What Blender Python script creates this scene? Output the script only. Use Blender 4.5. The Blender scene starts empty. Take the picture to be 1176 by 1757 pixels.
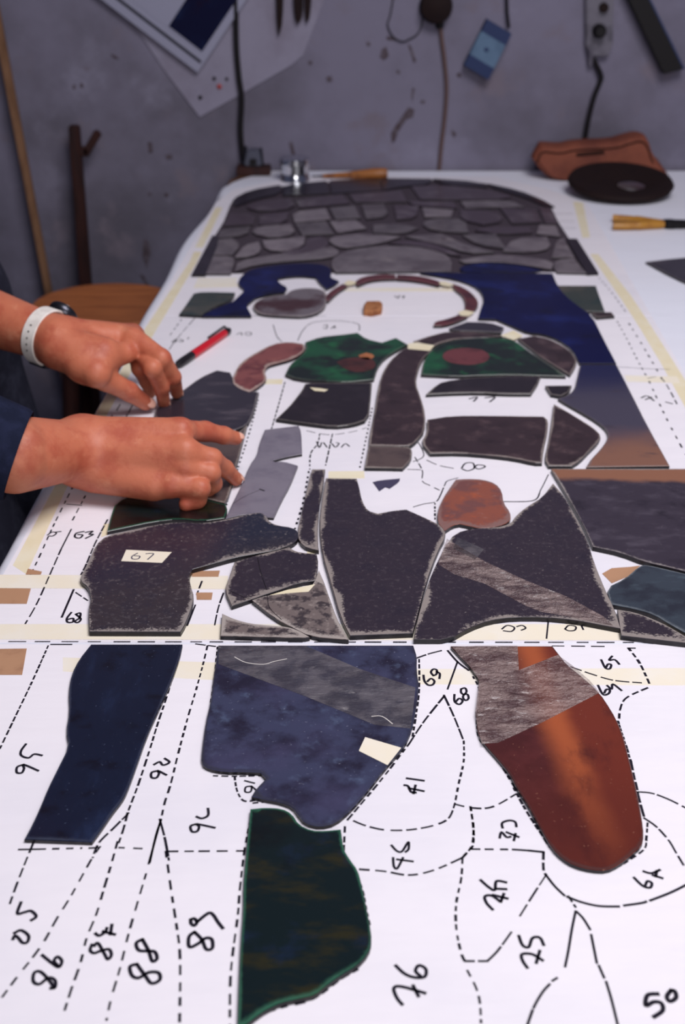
import bpy, bmesh, math, random
import numpy as np
from mathutils import Vector, Matrix, geometry

# ------------------------------------------------------------------ camera, world, light, exposure
scene = bpy.context.scene
COL = scene.collection
TABLE_Z, WALL_Y = 0.85, 2.80

cam_data = bpy.data.cameras.new('camera')
cam = bpy.data.objects.new('camera', cam_data)
COL.objects.link(cam)
cam.location = (0, 0, 1.41)
cam.rotation_euler = (math.pi/2 - math.atan(1085/2200), 0, 0)
cam_data.sensor_fit = 'VERTICAL'
cam_data.sensor_height = 36.0
cam_data.lens = 2200*36.0/1757
cam_data.clip_start = 0.02
cam_data.dof.use_dof = True
cam_data.dof.focus_distance = 1.02
cam_data.dof.aperture_fstop = 7.5
scene.camera = cam

world = bpy.data.worlds.new('room_ambient')
scene.world = world
world.use_nodes = True
bg = world.node_tree.nodes['Background']
bg.inputs[0].default_value = (0.58, 0.62, 1.0, 1)
bg.inputs[1].default_value = 0.11

def area_light(name, loc, target, size, size_y, power, color):
    d = bpy.data.lights.new(name, 'AREA')
    d.shape = 'RECTANGLE'; d.size = size; d.size_y = size_y
    d.energy = power; d.color = color
    o = bpy.data.objects.new(name, d); COL.objects.link(o)
    o.location = loc
    o.rotation_euler = (Vector(target)-Vector(loc)).to_track_quat('-Z', 'Y').to_euler()
    return o
area_light('skylight', (0.60, 0.68, 2.80), (0.10, 1.25, 0.85), 1.1, 1.1, 50, (1.0, 0.97, 1.0))
area_light('front_fill', (0.7, -2.3, 1.95), (0.0, 1.2, 0.95), 1.5, 1.4, 45, (1.0, 0.96, 0.95))  # added fill behind the camera, brightens the hands and other fronts

vs = scene.view_settings
vs.view_transform = 'Standard'; vs.look = 'None'; vs.gamma = 1.0; vs.use_curve_mapping = False
vs.exposure = -0.1

# ------------------------------------------------------------------ measured outlines (millimetres on the table top, metres elsewhere)
GLASS = [
 ('glass_piece','long slanting navy blue glass piece beside the number 93','glass_navy',3,'','',[(-203.8,884.5),(-130.1,884.5),(-130.0,866.1),(-132.7,830.8),(-137.6,794.5),(-142.2,760.5),(-144.8,723.0),(-147.0,697.3),(-148.9,688.1),(-153.5,675.3),(-157.6,660.4),(-161.8,647.2),(-205.4,649.6),(-203.5,662.9),(-201.8,681.7),(-200.8,701.2),(-198.4,723.0),(-195.5,748.7),(-201.1,766.5),(-203.3,791.3),(-209.0,817.3),(-211.3,841.2),(-209.4,862.4)]),
 ('glass_piece','large mottled slate blue glass piece with a wide clear tape strip','glass_slate',3,'','slate',[(-100.3,882.7),(57.1,882.7),(59.2,866.1),(57.9,848.2),(58.6,824.0),(54.6,794.5),(50.6,769.6),(44.3,748.7),(29.3,723.0),(16.8,698.6),(4.9,677.9),(-4.9,665.3),(-14.7,661.7),(-24.5,665.3),(-29.6,674.1),(-33.2,681.7),(-41.7,686.8),(-51.8,689.4),(-61.2,692.8),(-58.4,701.2),(-52.2,712.0),(-56.9,718.8),(-67.2,719.7),(-82.7,719.7),(-93.4,723.0),(-98.8,728.6),(-99.9,745.7),(-100.4,778.8),(-99.1,804.2),(-100.0,834.3),(-99.9,855.3)]),
 ('glass_piece','dark bottle green glass piece touching the bottom edge of the picture','glass_bottle',3,'','',[(-61.2,679.0),(-51.3,680.5),(-40.5,679.5),(-33.8,674.4),(-29.0,663.5),(-20.2,657.4),(-11.4,657.1),(-1.3,658.6),(0.3,640.0),(4.6,629.6),(9.3,620.5),(11.4,608.4),(13.5,593.4),(15.8,574.9),(17.0,561.0),(15.0,551.4),(8.4,541.9),(-1.4,534.5),(-9.8,526.4),(-15.2,520.2),(-24.7,517.5),(-34.2,514.9),(-42.2,509.7),(-46.0,506.3),(-54.2,497.9),(-56.5,497.9),(-58.1,532.7),(-59.1,561.0),(-59.5,587.1),(-60.8,606.2),(-61.1,628.4),(-61.2,654.2)]),
 ('glass_piece','amber brown streaked glass piece with crumpled clear tape across its top','glass_amber',3,'','amber',[(87.9,881.6),(169.7,881.6),(172.9,869.7),(177.3,853.5),(186.3,837.7),(195.9,815.7),(200.7,791.3),(202.3,775.7),(203.0,760.5),(201.9,737.1),(200.9,714.7),(199.3,690.7),(197.6,670.3),(195.3,653.2),(192.0,643.6),(183.9,635.2),(174.3,626.1),(165.4,620.5),(156.3,621.1),(146.0,625.0),(139.3,631.8),(134.4,641.1),(130.3,657.8),(124.2,685.5),(119.5,701.2),(116.3,717.5),(109.6,734.2),(102.4,750.1),(98.4,763.5),(99.8,788.2),(104.1,814.0),(106.8,832.5),(100.9,851.7),(94.3,866.1)]),
 ('glass_piece','big ink blue glass piece marked 67 on a cream tape','glass_ink',4.5,'','p67',[(-207.4,903.0),(-214.4,938.5),(-215.4,958.6),(-221.7,976.8),(-230.9,987.4),(-231.2,1000.9),(-229.4,1020.3),(-228.6,1055.0),(-221.9,1073.1),(-203.7,1082.3),(-180.0,1094.8),(-157.9,1101.1),(-134.8,1097.9),(-112.6,1106.2),(-93.3,1117.2),(-82.0,1121.7),(-75.9,1117.2),(-70.7,1101.1),(-61.8,1093.5),(-48.9,1089.7),(-43.0,1082.3),(-42.5,1067.0),(-47.7,1056.8),(-61.1,1046.2),(-79.8,1039.2),(-98.4,1031.7),(-121.5,1017.5),(-135.4,1009.1),(-137.4,995.4),(-133.8,976.8),(-128.8,958.6),(-129.2,938.5),(-131.5,914.3),(-133.9,902.6)]),
 ('glass_piece','blackish green glass piece partly under the near hand','glass_bottle',4,'','',[(-222.7,1085.5),(-224.4,1116.6),(-224.6,1146.5),(-204.7,1169.5),(-169.9,1173.6),(-144.5,1155.9),(-116.5,1141.2),(-113.8,1129.5),(-115.3,1112.8),(-136.7,1106.5),(-159.2,1111.5),(-183.2,1105.2),(-207.8,1092.8)]),
 ('glass_piece','charcoal glass piece just under the fingertips of the far hand','glass_charcoal',4,'','',[(-221.0,1389.3),(-206.1,1422.8),(-191.0,1461.6),(-175.9,1502.2),(-158.4,1525.4),(-141.8,1519.0),(-131.4,1477.6),(-120.0,1457.6),(-101.9,1449.8),(-105.3,1360.7),(-115.6,1338.1),(-135.9,1329.6),(-169.5,1338.1),(-203.9,1350.2)]),
 ('glass_piece','brownish grey glass piece beneath the near hand','glass_umber',4,'','',[(-198.7,1334.7),(-168.4,1327.9),(-135.1,1319.5),(-114.8,1326.2),(-108.3,1346.7),(-113.1,1234.0),(-114.8,1162.7),(-117.7,1149.2),(-151.4,1165.4),(-199.8,1176.4),(-204.4,1264.6)]),
 ('glass_piece','pale grey glass piece with a notch in its side','glass_grey',3,'','greyp',[(-86.7,1335.5),(-50.7,1347.1),(-47.3,1330.8),(-44.6,1269.8),(-61.8,1261.9),(-76.6,1251.4),(-71.7,1246.2),(-63.4,1247.8),(-48.3,1237.5),(-54.8,1189.0),(-61.5,1156.2),(-67.9,1116.2),(-74.3,1117.0),(-80.0,1124.9),(-98.8,1122.7),(-112.7,1114.0),(-108.4,1147.1),(-102.5,1189.0),(-97.6,1238.5),(-90.9,1267.2),(-90.5,1297.0)]),
 ('glass_piece','narrow dark upright strip of glass beside the pale grey piece','glass_dust',4,'','',[(-31.2,1225.1),(-19.2,1225.1),(-21.2,1177.3),(-24.0,1140.5),(-24.8,1097.1),(-23.6,1054.3),(-22.9,1046.4),(-27.6,1048.4),(-36.0,1054.3),(-41.7,1072.3),(-40.9,1097.1),(-37.4,1145.0),(-34.5,1186.8)]),
 ('glass_piece','large dark speckled glass panel with a tapered top left of centre','glass_dust',4.5,'','dustL',[(-16.2,1202.1),(13.8,1200.7),(16.0,1180.9),(18.5,1148.2),(24.0,1125.9),(34.6,1119.4),(50.2,1125.9),(62.3,1128.4),(74.7,1115.6),(87.5,1101.7),(94.1,1091.8),(97.4,1076.0),(86.3,1040.9),(72.9,985.3),(56.9,900.5),(6.7,896.9),(-0.5,923.7),(-9.2,983.2),(-17.6,1037.5),(-21.2,1096.8),(-19.7,1148.2)]),
 ('glass_piece','largest dark glass panel,a crinkled clear tape crossing it diagonally','glass_dust',4.5,'','dustR',[(107.3,1078.6),(126.5,1088.5),(146.3,1088.5),(162.1,1097.9),(170.2,1117.2),(183.8,1137.0),(201.3,1157.3),(215.5,1189.0),(221.2,1160.8),(225.5,1113.9),(228.5,1064.0),(226.9,1023.1),(227.8,968.9),(229.8,938.5),(228.9,908.2),(216.3,912.9),(193.0,921.9),(168.8,926.3),(143.8,926.3),(123.4,921.5),(104.9,909.6),(86.3,891.0),(59.2,891.0),(63.1,919.1),(71.9,963.8),(82.4,1006.4),(96.3,1052.0)]),
 ('glass_piece','rust orange rounded glass piece on the white paper','glass_rust',4,'','',[(117.5,1199.3),(129.9,1201.1),(145.1,1199.3),(156.4,1190.2),(160.5,1172.4),(158.9,1144.9),(163.2,1124.8),(161.7,1108.6),(155.2,1099.0),(143.1,1092.7),(130.2,1091.2),(119.3,1097.4),(112.5,1100.6),(105.1,1097.4),(97.2,1086.5),(92.6,1102.2),(94.3,1128.1),(102.3,1158.5),(109.9,1179.5)]),
 ('glass_piece','big dark slate glass panel with an orange band at its top','glass_band',4.5,'','',[(220.0,1225.5),(372.7,1225.5),(316.4,999.0),(296.1,1012.0),(274.3,1023.0),(256.1,1040.9),(232.9,1052.4),(231.8,1096.8),(225.7,1168.4)]),
 ('glass_piece','bluish teal glass piece at the right edge of the picture','glass_teal',4,'','',[(231.6,974.8),(250.4,990.4),(268.2,1014.0),(274.5,1016.2),(294.6,1005.3),(315.1,993.6),(289.7,891.4),(273.4,913.3),(262.8,931.2),(247.5,940.8),(230.0,947.7)]),
 ('glass_piece','small dark wedge of glass below the teal piece','glass_dust',4.5,'','',[(233.7,936.1),(245.7,932.2),(255.4,924.6),(265.0,915.2),(272.4,905.1),(286.7,883.5),(229.0,896.9)]),
 ('glass_piece','cracked dark triangular glass piece pointing towards the hands','glass_dust',4,'','tri',[(-97.1,1021.6),(-80.2,1033.0),(-61.7,1043.1),(-49.6,1049.6),(-43.2,1041.7),(-34.2,1038.8),(-24.6,1037.3),(-22.7,1020.2),(-24.4,989.4),(-38.1,986.0),(-53.3,974.1),(-65.2,966.3),(-79.4,956.0),(-93.9,945.9),(-101.7,971.5),(-99.9,990.0)]),
 ('glass_piece','cracked dusty brown glass piece below a cream sliver of tape','glass_dustpale',4,'','crack',[(-64.9,961.6),(-32.4,968.3),(-24.2,982.0),(-21.1,1006.3),(-15.7,976.7),(-10.9,951.0),(-6.3,926.3),(-0.1,902.5),(3.6,891.5),(-26.2,896.1),(-40.7,909.5),(-56.2,925.0),(-76.6,953.5)]),
 ('glass_piece','thin curved offcut of dusty glass at the paper seam','glass_dustpale',4,'','',[(-99.0,897.4),(-100.8,929.9),(-90.8,921.4),(-76.7,914.3),(-60.5,911.4),(-45.6,909.1),(-38.0,904.4),(-28.6,895.1),(-31.6,894.0)]),
 ('glass_piece','curved reddish brown glass piece like a sleeve','glass_rose',4,'','',[(-52.9,1629.1),(-71.6,1637.2),(-92.4,1629.1),(-111.6,1597.2),(-129.7,1558.7),(-134.5,1521.9),(-135.5,1486.4),(-125.5,1465.9),(-112.8,1455.7),(-99.7,1479.5),(-94.7,1499.0),(-99.4,1525.5),(-96.0,1547.5),(-83.9,1558.7),(-69.1,1570.1),(-58.1,1585.5),(-49.7,1609.0)]),
 ('glass_piece','emerald green glass piece with a brown oval and a tan spot','glass_emerald',4,'','green1',[(-49.1,1637.2),(-29.5,1657.9),(-2.8,1666.3),(20.2,1674.8),(31.9,1649.6),(52.8,1633.1),(72.0,1652.1),(85.7,1629.1),(68.9,1605.0),(53.8,1577.7),(44.0,1543.8),(38.0,1499.0),(7.3,1489.9),(-27.0,1493.4),(-56.7,1500.4),(-70.7,1514.7),(-65.9,1551.2),(-56.4,1573.9),(-46.5,1609.0)]),
 ('glass_piece','black glass piece with wavy bottom edge below the green one','glass_black',4,'','blackU',[(-45.0,1478.2),(-31.7,1480.9),(7.2,1480.9),(35.2,1480.9),(32.4,1426.1),(29.0,1366.7),(11.2,1351.8),(-11.3,1345.9),(-38.5,1354.8),(-54.5,1360.7),(-75.2,1367.9),(-62.8,1400.6),(-54.5,1432.6),(-48.1,1459.1)]),
 ('glass_piece','tall dark brown glass piece running down the middle like a stole','glass_brown',4,'','',[(89.2,1621.0),(118.5,1606.6),(106.9,1585.5),(99.5,1558.7),(93.3,1521.9),(88.8,1483.0),(92.7,1432.6),(95.2,1381.9),(91.2,1331.3),(83.4,1310.2),(77.2,1295.8),(71.5,1290.2),(29.9,1291.9),(31.2,1317.0),(37.8,1381.9),(44.7,1472.7),(53.9,1536.4),(69.5,1585.5)]),
 ('glass_piece','dusty umber glass piece at the foot of the brown stole piece','glass_umber',4,'','',[(29.3,1284.8),(71.1,1282.6),(74.8,1277.2),(72.3,1251.8),(62.6,1232.2),(45.9,1233.2),(24.4,1233.7),(27.2,1262.3)]),
 ('glass_piece','green glass piece with a dull red oval on the shoulder','glass_emerald',4,'','green2',[(99.5,1516.4),(105.1,1562.1),(115.4,1600.3),(130.3,1630.0),(161.5,1650.4),(191.8,1655.6),(221.0,1650.4),(231.6,1642.2),(243.0,1603.2),(256.9,1563.9),(268.3,1534.4),(277.1,1511.1),(251.3,1512.8),(211.8,1516.4),(174.7,1514.6),(143.6,1510.2)]),
 ('glass_piece','dark brown leaf shaped glass piece against the blue background','glass_brown',4,'','',[(237.6,1650.4),(259.1,1662.8),(277.6,1652.5),(292.7,1622.0),(299.7,1592.5),(300.8,1563.9),(292.5,1536.2),(284.1,1516.4),(273.9,1540.8),(260.2,1576.2),(246.8,1620.0)]),
 ('glass_piece','thin dark brown collar piece above the red oval','glass_brown',4,'','',[(96.6,1642.2),(122.8,1666.0),(145.6,1681.8),(183.9,1677.5),(216.0,1664.9),(189.0,1660.8),(155.4,1656.6),(130.9,1638.1),(120.1,1624.0),(107.4,1630.0)]),
 ('glass_piece','flat dark sliver of glass above the brown collar piece','glass_charcoal',4,'','',[(148.5,1697.9),(174.4,1723.0),(205.1,1720.8),(222.1,1701.1),(216.2,1681.8),(184.8,1687.1),(154.7,1690.3)]),
 ('glass_piece','black horizontal strip of glass under the red oval piece','glass_black',4,'','',[(123.5,1485.8),(157.9,1498.8),(204.4,1505.8),(245.5,1504.0),(237.3,1477.2),(226.1,1449.5),(195.0,1449.5),(162.9,1454.5),(130.0,1452.0),(101.6,1447.9),(115.1,1472.9)]),
 ('glass_piece','wide blackish brown glass band below the blank white strip','glass_brown',4,'','',[(97.9,1361.8),(126.9,1373.0),(175.0,1373.0),(231.3,1370.8),(234.8,1361.8),(228.2,1325.5),(218.3,1283.9),(211.1,1245.8),(203.3,1245.8),(183.8,1257.4),(158.3,1265.3),(127.1,1271.9),(95.1,1270.6),(87.3,1297.5),(95.7,1325.5)]),
 ('glass_piece','dark brown glass piece with a rounded point at the right','glass_brown',4,'','',[(249.7,1409.2),(259.8,1390.5),(273.8,1359.6),(283.2,1337.6),(287.3,1317.7),(280.1,1298.9),(266.7,1275.9),(252.0,1249.6),(241.8,1238.1),(218.4,1238.1),(216.7,1252.2),(227.5,1297.5),(239.1,1354.4)]),
 ('glass_piece','tiny black half moon glass piece','glass_black',4,'','',[(249.0,1471.3),(279.2,1472.1),(272.7,1453.7),(262.0,1442.1),(251.4,1446.2)]),
 ('glass_piece','royal blue glass piece behind the halo','glass_royal',4,'','',[(122.9,1976.1),(329.2,1969.4),(326.9,1911.3),(329.9,1856.1),(340.4,1803.6),(353.4,1756.4),(350.7,1650.8),(349.4,1557.9),(304.6,1557.9),(303.7,1612.6),(290.2,1655.7),(272.1,1678.1),(252.9,1683.1),(240.2,1703.5),(217.0,1742.9),(192.6,1745.6),(200.7,1786.7),(210.9,1838.3),(206.6,1892.6),(188.7,1930.4),(160.9,1956.3)]),
 ('glass_piece','tall blue glass piece fading to orange brown at its foot','glass_sunset',4,'','',[(304.3,1546.9),(348.8,1546.9),(347.1,1449.8),(344.8,1346.7),(344.6,1238.5),(258.4,1235.5),(267.7,1253.7),(282.5,1280.3),(295.6,1309.5),(298.7,1333.0),(292.2,1358.9),(278.6,1389.3),(264.7,1417.1),(258.4,1430.4),(269.0,1436.2),(283.0,1461.6),(291.8,1498.1)]),
 ('glass_piece','greenish grey glass piece at the right of the blue one','glass_moss',4,'','',[(325.5,1901.4),(385.2,1901.4),(382.4,1872.4),(378.1,1812.8),(375.2,1776.7),(348.8,1778.6),(338.1,1820.5),(328.9,1854.1)]),
 ('glass_piece','short brown glass bar below the greenish grey piece','glass_brown',4,'','',[(356.9,1765.6),(384.2,1769.3),(385.1,1756.4),(359.9,1750.9)]),
 ('glass_piece','red brown halo segment at the lower left of the ring','glass_halo',4,'halo ring segments','',[(-26.0,1843.8),(-15.3,1882.1),(0.4,1909.8),(6.1,1901.9),(-8.5,1870.5),(-21.4,1825.1)]),
 ('glass_piece','red brown halo segment at the top left of the ring','glass_halo',4,'halo ring segments','',[(18.7,1924.4),(32.8,1953.2),(61.0,1965.7),(81.8,1963.2),(82.3,1944.0),(60.3,1942.4),(41.8,1934.2),(23.1,1909.8)]),
 ('glass_piece','red brown halo segment at the top right of the ring','glass_halo',4,'halo ring segments','',[(86.5,1963.2),(114.2,1959.0),(136.4,1942.4),(151.3,1924.4),(145.7,1909.8),(126.2,1926.0),(103.9,1938.3),(84.5,1942.4)]),
 ('glass_piece','red brown halo segment at the right end of the ring','glass_halo',4,'halo ring segments','',[(168.8,1913.9),(183.0,1893.9),(193.7,1862.8),(198.6,1825.1),(194.7,1795.9),(186.0,1778.0),(176.7,1781.6),(180.9,1817.7),(179.7,1855.1),(169.2,1890.0)]),
 ('glass_piece','red brown halo segment below the right end of the ring','glass_halo',4,'halo ring segments','',[(163.8,1753.6),(174.9,1748.1),(158.6,1728.3),(140.9,1713.0),(127.4,1713.0),(130.4,1726.3),(144.5,1735.1)]),
 ('glass_piece','arched royal blue glass piece left of the halo','glass_royal',4,'','',[(-160.0,1913.9),(-157.6,1960.7),(-143.6,1996.5),(-111.5,2017.5),(-64.3,2030.8),(-35.4,2024.6),(-20.9,2006.9),(-18.3,1975.9),(-20.9,1950.7),(-6.5,1930.1),(-13.2,1909.8),(-24.4,1893.9),(-33.8,1917.9),(-41.3,1954.8),(-62.4,1963.2),(-85.5,1959.0),(-103.5,1946.5),(-96.3,1913.9),(-84.2,1895.5),(-87.8,1874.4),(-108.5,1864.3),(-127.6,1849.1),(-135.4,1825.1),(-141.1,1803.1),(-132.0,1764.0),(-130.5,1757.0),(-198.1,1757.0),(-185.7,1783.0),(-166.6,1811.9),(-158.9,1825.1),(-153.2,1851.3),(-145.3,1882.1)]),
 ('glass_piece','dull green and brown glass piece beside the left tape','glass_moss',4,'','',[(-231.6,1764.0),(-227.7,1795.9),(-221.6,1861.3),(-209.0,1868.9),(-162.0,1865.1),(-162.4,1841.5),(-171.7,1821.4),(-187.2,1799.5),(-201.5,1759.1)]),
 ('glass_piece','grey oval glass piece with dark brown patches','glass_wing',4,'','',[(-130.0,1799.5),(-125.2,1826.6),(-107.7,1847.5),(-83.8,1856.7),(-76.8,1879.8),(-55.9,1890.8),(-35.5,1886.8),(-24.5,1868.9),(-24.0,1817.7),(-27.9,1788.7),(-39.9,1764.0),(-56.5,1753.6),(-77.7,1755.6),(-111.8,1761.9),(-122.6,1773.1)]),
 ('glass_piece','dark triangular glass offcut lying alone on the white table','glass_charcoal',3,'','',[(492.8,2041.5),(537.4,2059.2),(585.7,2073.6),(541.4,1896.0),(515.3,1963.1)]),
 ('glass_shard','grey shard first from left,row nearest the halo in the arched panel','glass_pewter',3.5,'shards of the arched far panel','',[(-216.6,1977.9),(-216.4,2075.4),(-184.8,2075.4),(-176.8,2057.4),(-177.2,1977.9)]),
 ('glass_shard','grey shard second from left,row nearest the halo in the arched panel','glass_pewter',3.5,'shards of the arched far panel','',[(-169.9,1991.3),(-168.4,2046.7),(-122.6,2075.4),(-56.6,2119.8),(-17.7,2135.0),(-4.8,2104.8),(-17.2,2071.8),(-83.5,2053.8),(-139.2,2032.6)]),
 ('glass_shard','grey shard third from left,row nearest the halo in the arched panel','glass_pewter',3.5,'shards of the arched far panel','',[(-10.1,1984.6),(-17.8,2022.1),(-12.5,2075.4),(14.6,2116.1),(61.0,2138.8),(120.0,2138.8),(164.6,2101.1),(177.4,2053.8),(170.8,1991.3)]),
 ('glass_shard','navy shard fourth from left,row nearest the halo in the arched panel','glass_royal',3.5,'shards of the arched far panel','',[(185.5,2001.5),(200.6,2025.6),(246.3,2032.6),(291.1,2015.2),(314.4,1994.7),(287.3,1984.6),(195.2,1984.6)]),
 ('glass_shard','grey shard fifth from left,row nearest the halo in the arched panel','glass_pewter',3.5,'shards of the arched far panel','',[(191.4,2050.2),(252.1,2086.4),(298.3,2071.8),(341.9,2043.1),(331.6,2004.9),(292.9,2029.1),(248.2,2050.2),(199.9,2039.6)]),
 ('glass_shard','grey shard sixth from left,row nearest the halo in the arched panel','glass_pewter',3.5,'shards of the arched far panel','',[(350.1,2053.8),(377.9,2061.0),(383.4,1981.2),(339.7,1984.6),(337.3,2011.8)]),
 ('glass_shard','grey shard first from left,second row from the halo in the arched panel','glass_pewter',3.5,'shards of the arched far panel','',[(-217.8,2090.0),(-218.2,2181.8),(-191.1,2193.7),(-173.9,2150.4),(-183.1,2090.0)]),
 ('glass_shard','grey shard second from left,second row from the halo in the arched panel','glass_pewter',3.5,'shards of the arched far panel','',[(-175.3,2075.4),(-165.8,2146.5),(-144.2,2166.0),(-136.2,2112.3),(-151.6,2079.0)]),
 ('glass_shard','grey shard third from left,second row from the halo in the arched panel','glass_pewter',3.5,'shards of the arched far panel','',[(-135.9,2177.8),(-88.5,2193.7),(-66.7,2205.8),(-67.0,2142.7),(-97.3,2112.3),(-129.0,2123.6)]),
 ('glass_shard','dark brownish shard fourth from left,second row from the halo in the arched panel','glass_pewterdark',3.5,'shards of the arched far panel','',[(-60.4,2193.7),(-38.4,2205.8),(-19.8,2158.2),(-46.7,2112.3),(-84.7,2086.4),(-100.7,2101.1),(-62.7,2131.2)]),
 ('glass_shard','grey shard fifth from left,second row from the halo in the arched panel','glass_pewter',3.5,'shards of the arched far panel','',[(-26.2,2193.7),(12.2,2222.1),(63.0,2218.0),(99.1,2205.8),(67.7,2169.9),(11.8,2135.0),(-10.8,2142.7)]),
 ('glass_shard','dark brownish shard sixth from left,second row from the halo in the arched panel','glass_pewterdark',3.5,'shards of the arched far panel','',[(79.4,2162.1),(130.1,2181.8),(174.5,2131.2),(194.1,2082.7),(174.0,2097.4),(130.5,2150.4)]),
 ('glass_shard','grey shard seventh from left,second row from the halo in the arched panel','glass_pewter',3.5,'shards of the arched far panel','',[(111.2,2205.8),(173.0,2222.1),(207.5,2150.4),(250.2,2104.8),(205.3,2101.1),(170.3,2154.3)]),
 ('glass_shard','grey shard eighth from left,second row from the halo in the arched panel','glass_pewter',3.5,'shards of the arched far panel','',[(209.9,2213.9),(266.6,2222.1),(274.5,2131.2),(231.6,2154.3)]),
 ('glass_shard','grey shard ninth from left,second row from the halo in the arched panel','glass_pewter',3.5,'shards of the arched far panel','',[(268.5,2112.3),(295.3,2189.7),(353.2,2201.8),(351.0,2131.2),(312.2,2104.8)]),
 ('glass_shard','grey shard tenth from left,second row from the halo in the arched panel','glass_pewter',3.5,'shards of the arched far panel','',[(344.8,2075.4),(369.4,2181.8),(381.6,2189.7),(379.3,2075.4)]),
 ('glass_shard','grey shard first from left,third row from the halo in the arched panel','glass_pewter',3.5,'shards of the arched far panel','',[(-216.0,2201.8),(-213.8,2259.6),(-166.4,2276.6),(-166.9,2222.1)]),
 ('glass_shard','grey shard second from left,third row from the halo in the arched panel','glass_pewter',3.5,'shards of the arched far panel','',[(-159.3,2230.3),(-152.8,2276.6),(-94.2,2293.8),(-82.7,2230.3),(-119.1,2201.8)]),
 ('glass_shard','grey shard third from left,third row from the halo in the arched panel','glass_pewter',3.5,'shards of the arched far panel','',[(-83.9,2298.2),(-31.7,2315.7),(-16.3,2230.3),(-69.2,2222.1)]),
 ('glass_shard','grey shard fourth from left,third row from the halo in the arched panel','glass_pewter',3.5,'shards of the arched far panel','',[(-22.2,2315.7),(23.3,2324.6),(41.5,2268.1),(-8.2,2238.6)]),
 ('glass_shard','grey shard fifth from left,third row from the halo in the arched panel','glass_pewter',3.5,'shards of the arched far panel','',[(56.4,2289.5),(107.0,2298.2),(133.7,2268.1),(104.1,2230.3),(55.3,2238.6)]),
 ('glass_shard','grey shard sixth from left,third row from the halo in the arched panel','glass_pewter',3.5,'shards of the arched far panel','',[(141.0,2306.9),(179.2,2342.5),(222.8,2329.1),(220.2,2238.6),(158.5,2251.2)]),
 ('glass_shard','dark brownish shard seventh from left,third row from the halo in the arched panel','glass_pewterdark',3.5,'shards of the arched far panel','',[(235.7,2251.2),(261.6,2272.3),(332.2,2272.3),(331.9,2238.6),(277.2,2226.2)]),
 ('glass_shard','grey shard eighth from left,third row from the halo in the arched panel','glass_pewter',3.5,'shards of the arched far panel','',[(341.0,2230.3),(353.7,2285.2),(380.8,2285.2),(377.3,2213.9)]),
 ('glass_shard','dark brownish shard first from left,fourth row from the halo in the arched panel','glass_pewterdark',3.5,'shards of the arched far panel','',[(-211.1,2289.5),(-207.6,2379.1),(-161.4,2365.2),(-161.5,2298.2)]),
 ('glass_shard','dark brownish shard second from left,fourth row from the halo in the arched panel','glass_pewterdark',3.5,'shards of the arched far panel','',[(-153.0,2369.8),(-100.9,2388.4),(-103.3,2311.3),(-148.9,2298.2)]),
 ('glass_shard','grey shard third from left,fourth row from the halo in the arched panel','glass_pewter',3.5,'shards of the arched far panel','',[(-93.3,2388.4),(-32.9,2416.7),(-22.4,2338.0),(-85.5,2315.7)]),
 ('glass_shard','grey shard fourth from left,fourth row from the halo in the arched panel','glass_pewter',3.5,'shards of the arched far panel','',[(-23.1,2421.4),(22.1,2435.9),(32.1,2347.0),(-11.7,2338.0)]),
 ('glass_shard','grey shard fifth from left,fourth row from the halo in the arched panel','glass_pewter',3.5,'shards of the arched far panel','',[(37.7,2445.6),(77.9,2455.3),(84.8,2360.7),(44.8,2342.5)]),
 ('glass_shard','dark brownish shard sixth from left,fourth row from the halo in the arched panel','glass_pewterdark',3.5,'shards of the arched far panel','',[(98.7,2445.6),(143.6,2435.9),(133.6,2347.0),(100.1,2338.0)]),
 ('glass_shard','grey shard seventh from left,fourth row from the halo in the arched panel','glass_pewter',3.5,'shards of the arched far panel','',[(151.6,2421.4),(207.7,2407.2),(198.3,2356.1),(152.2,2356.1)]),
 ('glass_shard','dark brownish shard eighth from left,fourth row from the halo in the arched panel','glass_pewterdark',3.5,'shards of the arched far panel','',[(223.0,2407.2),(283.2,2397.7),(294.5,2324.6),(253.7,2298.2),(216.8,2333.5)]),
 ('glass_shard','dark brownish shard ninth from left,fourth row from the halo in the arched panel','glass_pewterdark',3.5,'shards of the arched far panel','',[(298.9,2421.4),(360.7,2407.2),(358.9,2315.7),(307.2,2306.9)]),
 ('glass_shard','dark brownish shard tenth from left,fourth row from the halo in the arched panel','glass_pewterdark',3.5,'shards of the arched far panel','',[(372.5,2421.4),(391.2,2421.4),(387.2,2306.9),(367.2,2306.9)]),
 ('glass_shard','dark brownish shard first from left,row under the dark rim in the arched panel','glass_pewterdark',3.5,'shards of the arched far panel','',[(-185.3,2431.0),(-165.9,2475.1),(-101.8,2500.2),(-89.2,2426.2),(-150.3,2397.7)]),
 ('glass_shard','dark brownish shard second from left,row under the dark rim in the arched panel','glass_pewterdark',3.5,'shards of the arched far panel','',[(-88.2,2500.2),(0.0,2536.1),(11.2,2465.2),(-80.5,2431.0)]),
 ('glass_shard','dark brownish shard third from left,row under the dark rim in the arched panel','glass_pewterdark',3.5,'shards of the arched far panel','',[(13.8,2541.3),(116.1,2573.0),(122.4,2480.1),(24.7,2475.1)]),
 ('glass_shard','dark brownish shard fourth from left,row under the dark rim in the arched panel','glass_pewterdark',3.5,'shards of the arched far panel','',[(127.8,2475.1),(212.9,2475.1),(214.6,2426.2),(137.5,2445.6)]),
 ('glass_shard','dark brownish shard fifth from left,row under the dark rim in the arched panel','glass_pewterdark',3.5,'shards of the arched far panel','',[(139.9,2610.9),(203.0,2621.9),(282.4,2589.1),(330.4,2530.9),(321.8,2505.3),(239.3,2495.1),(151.8,2505.3)]),
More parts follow.
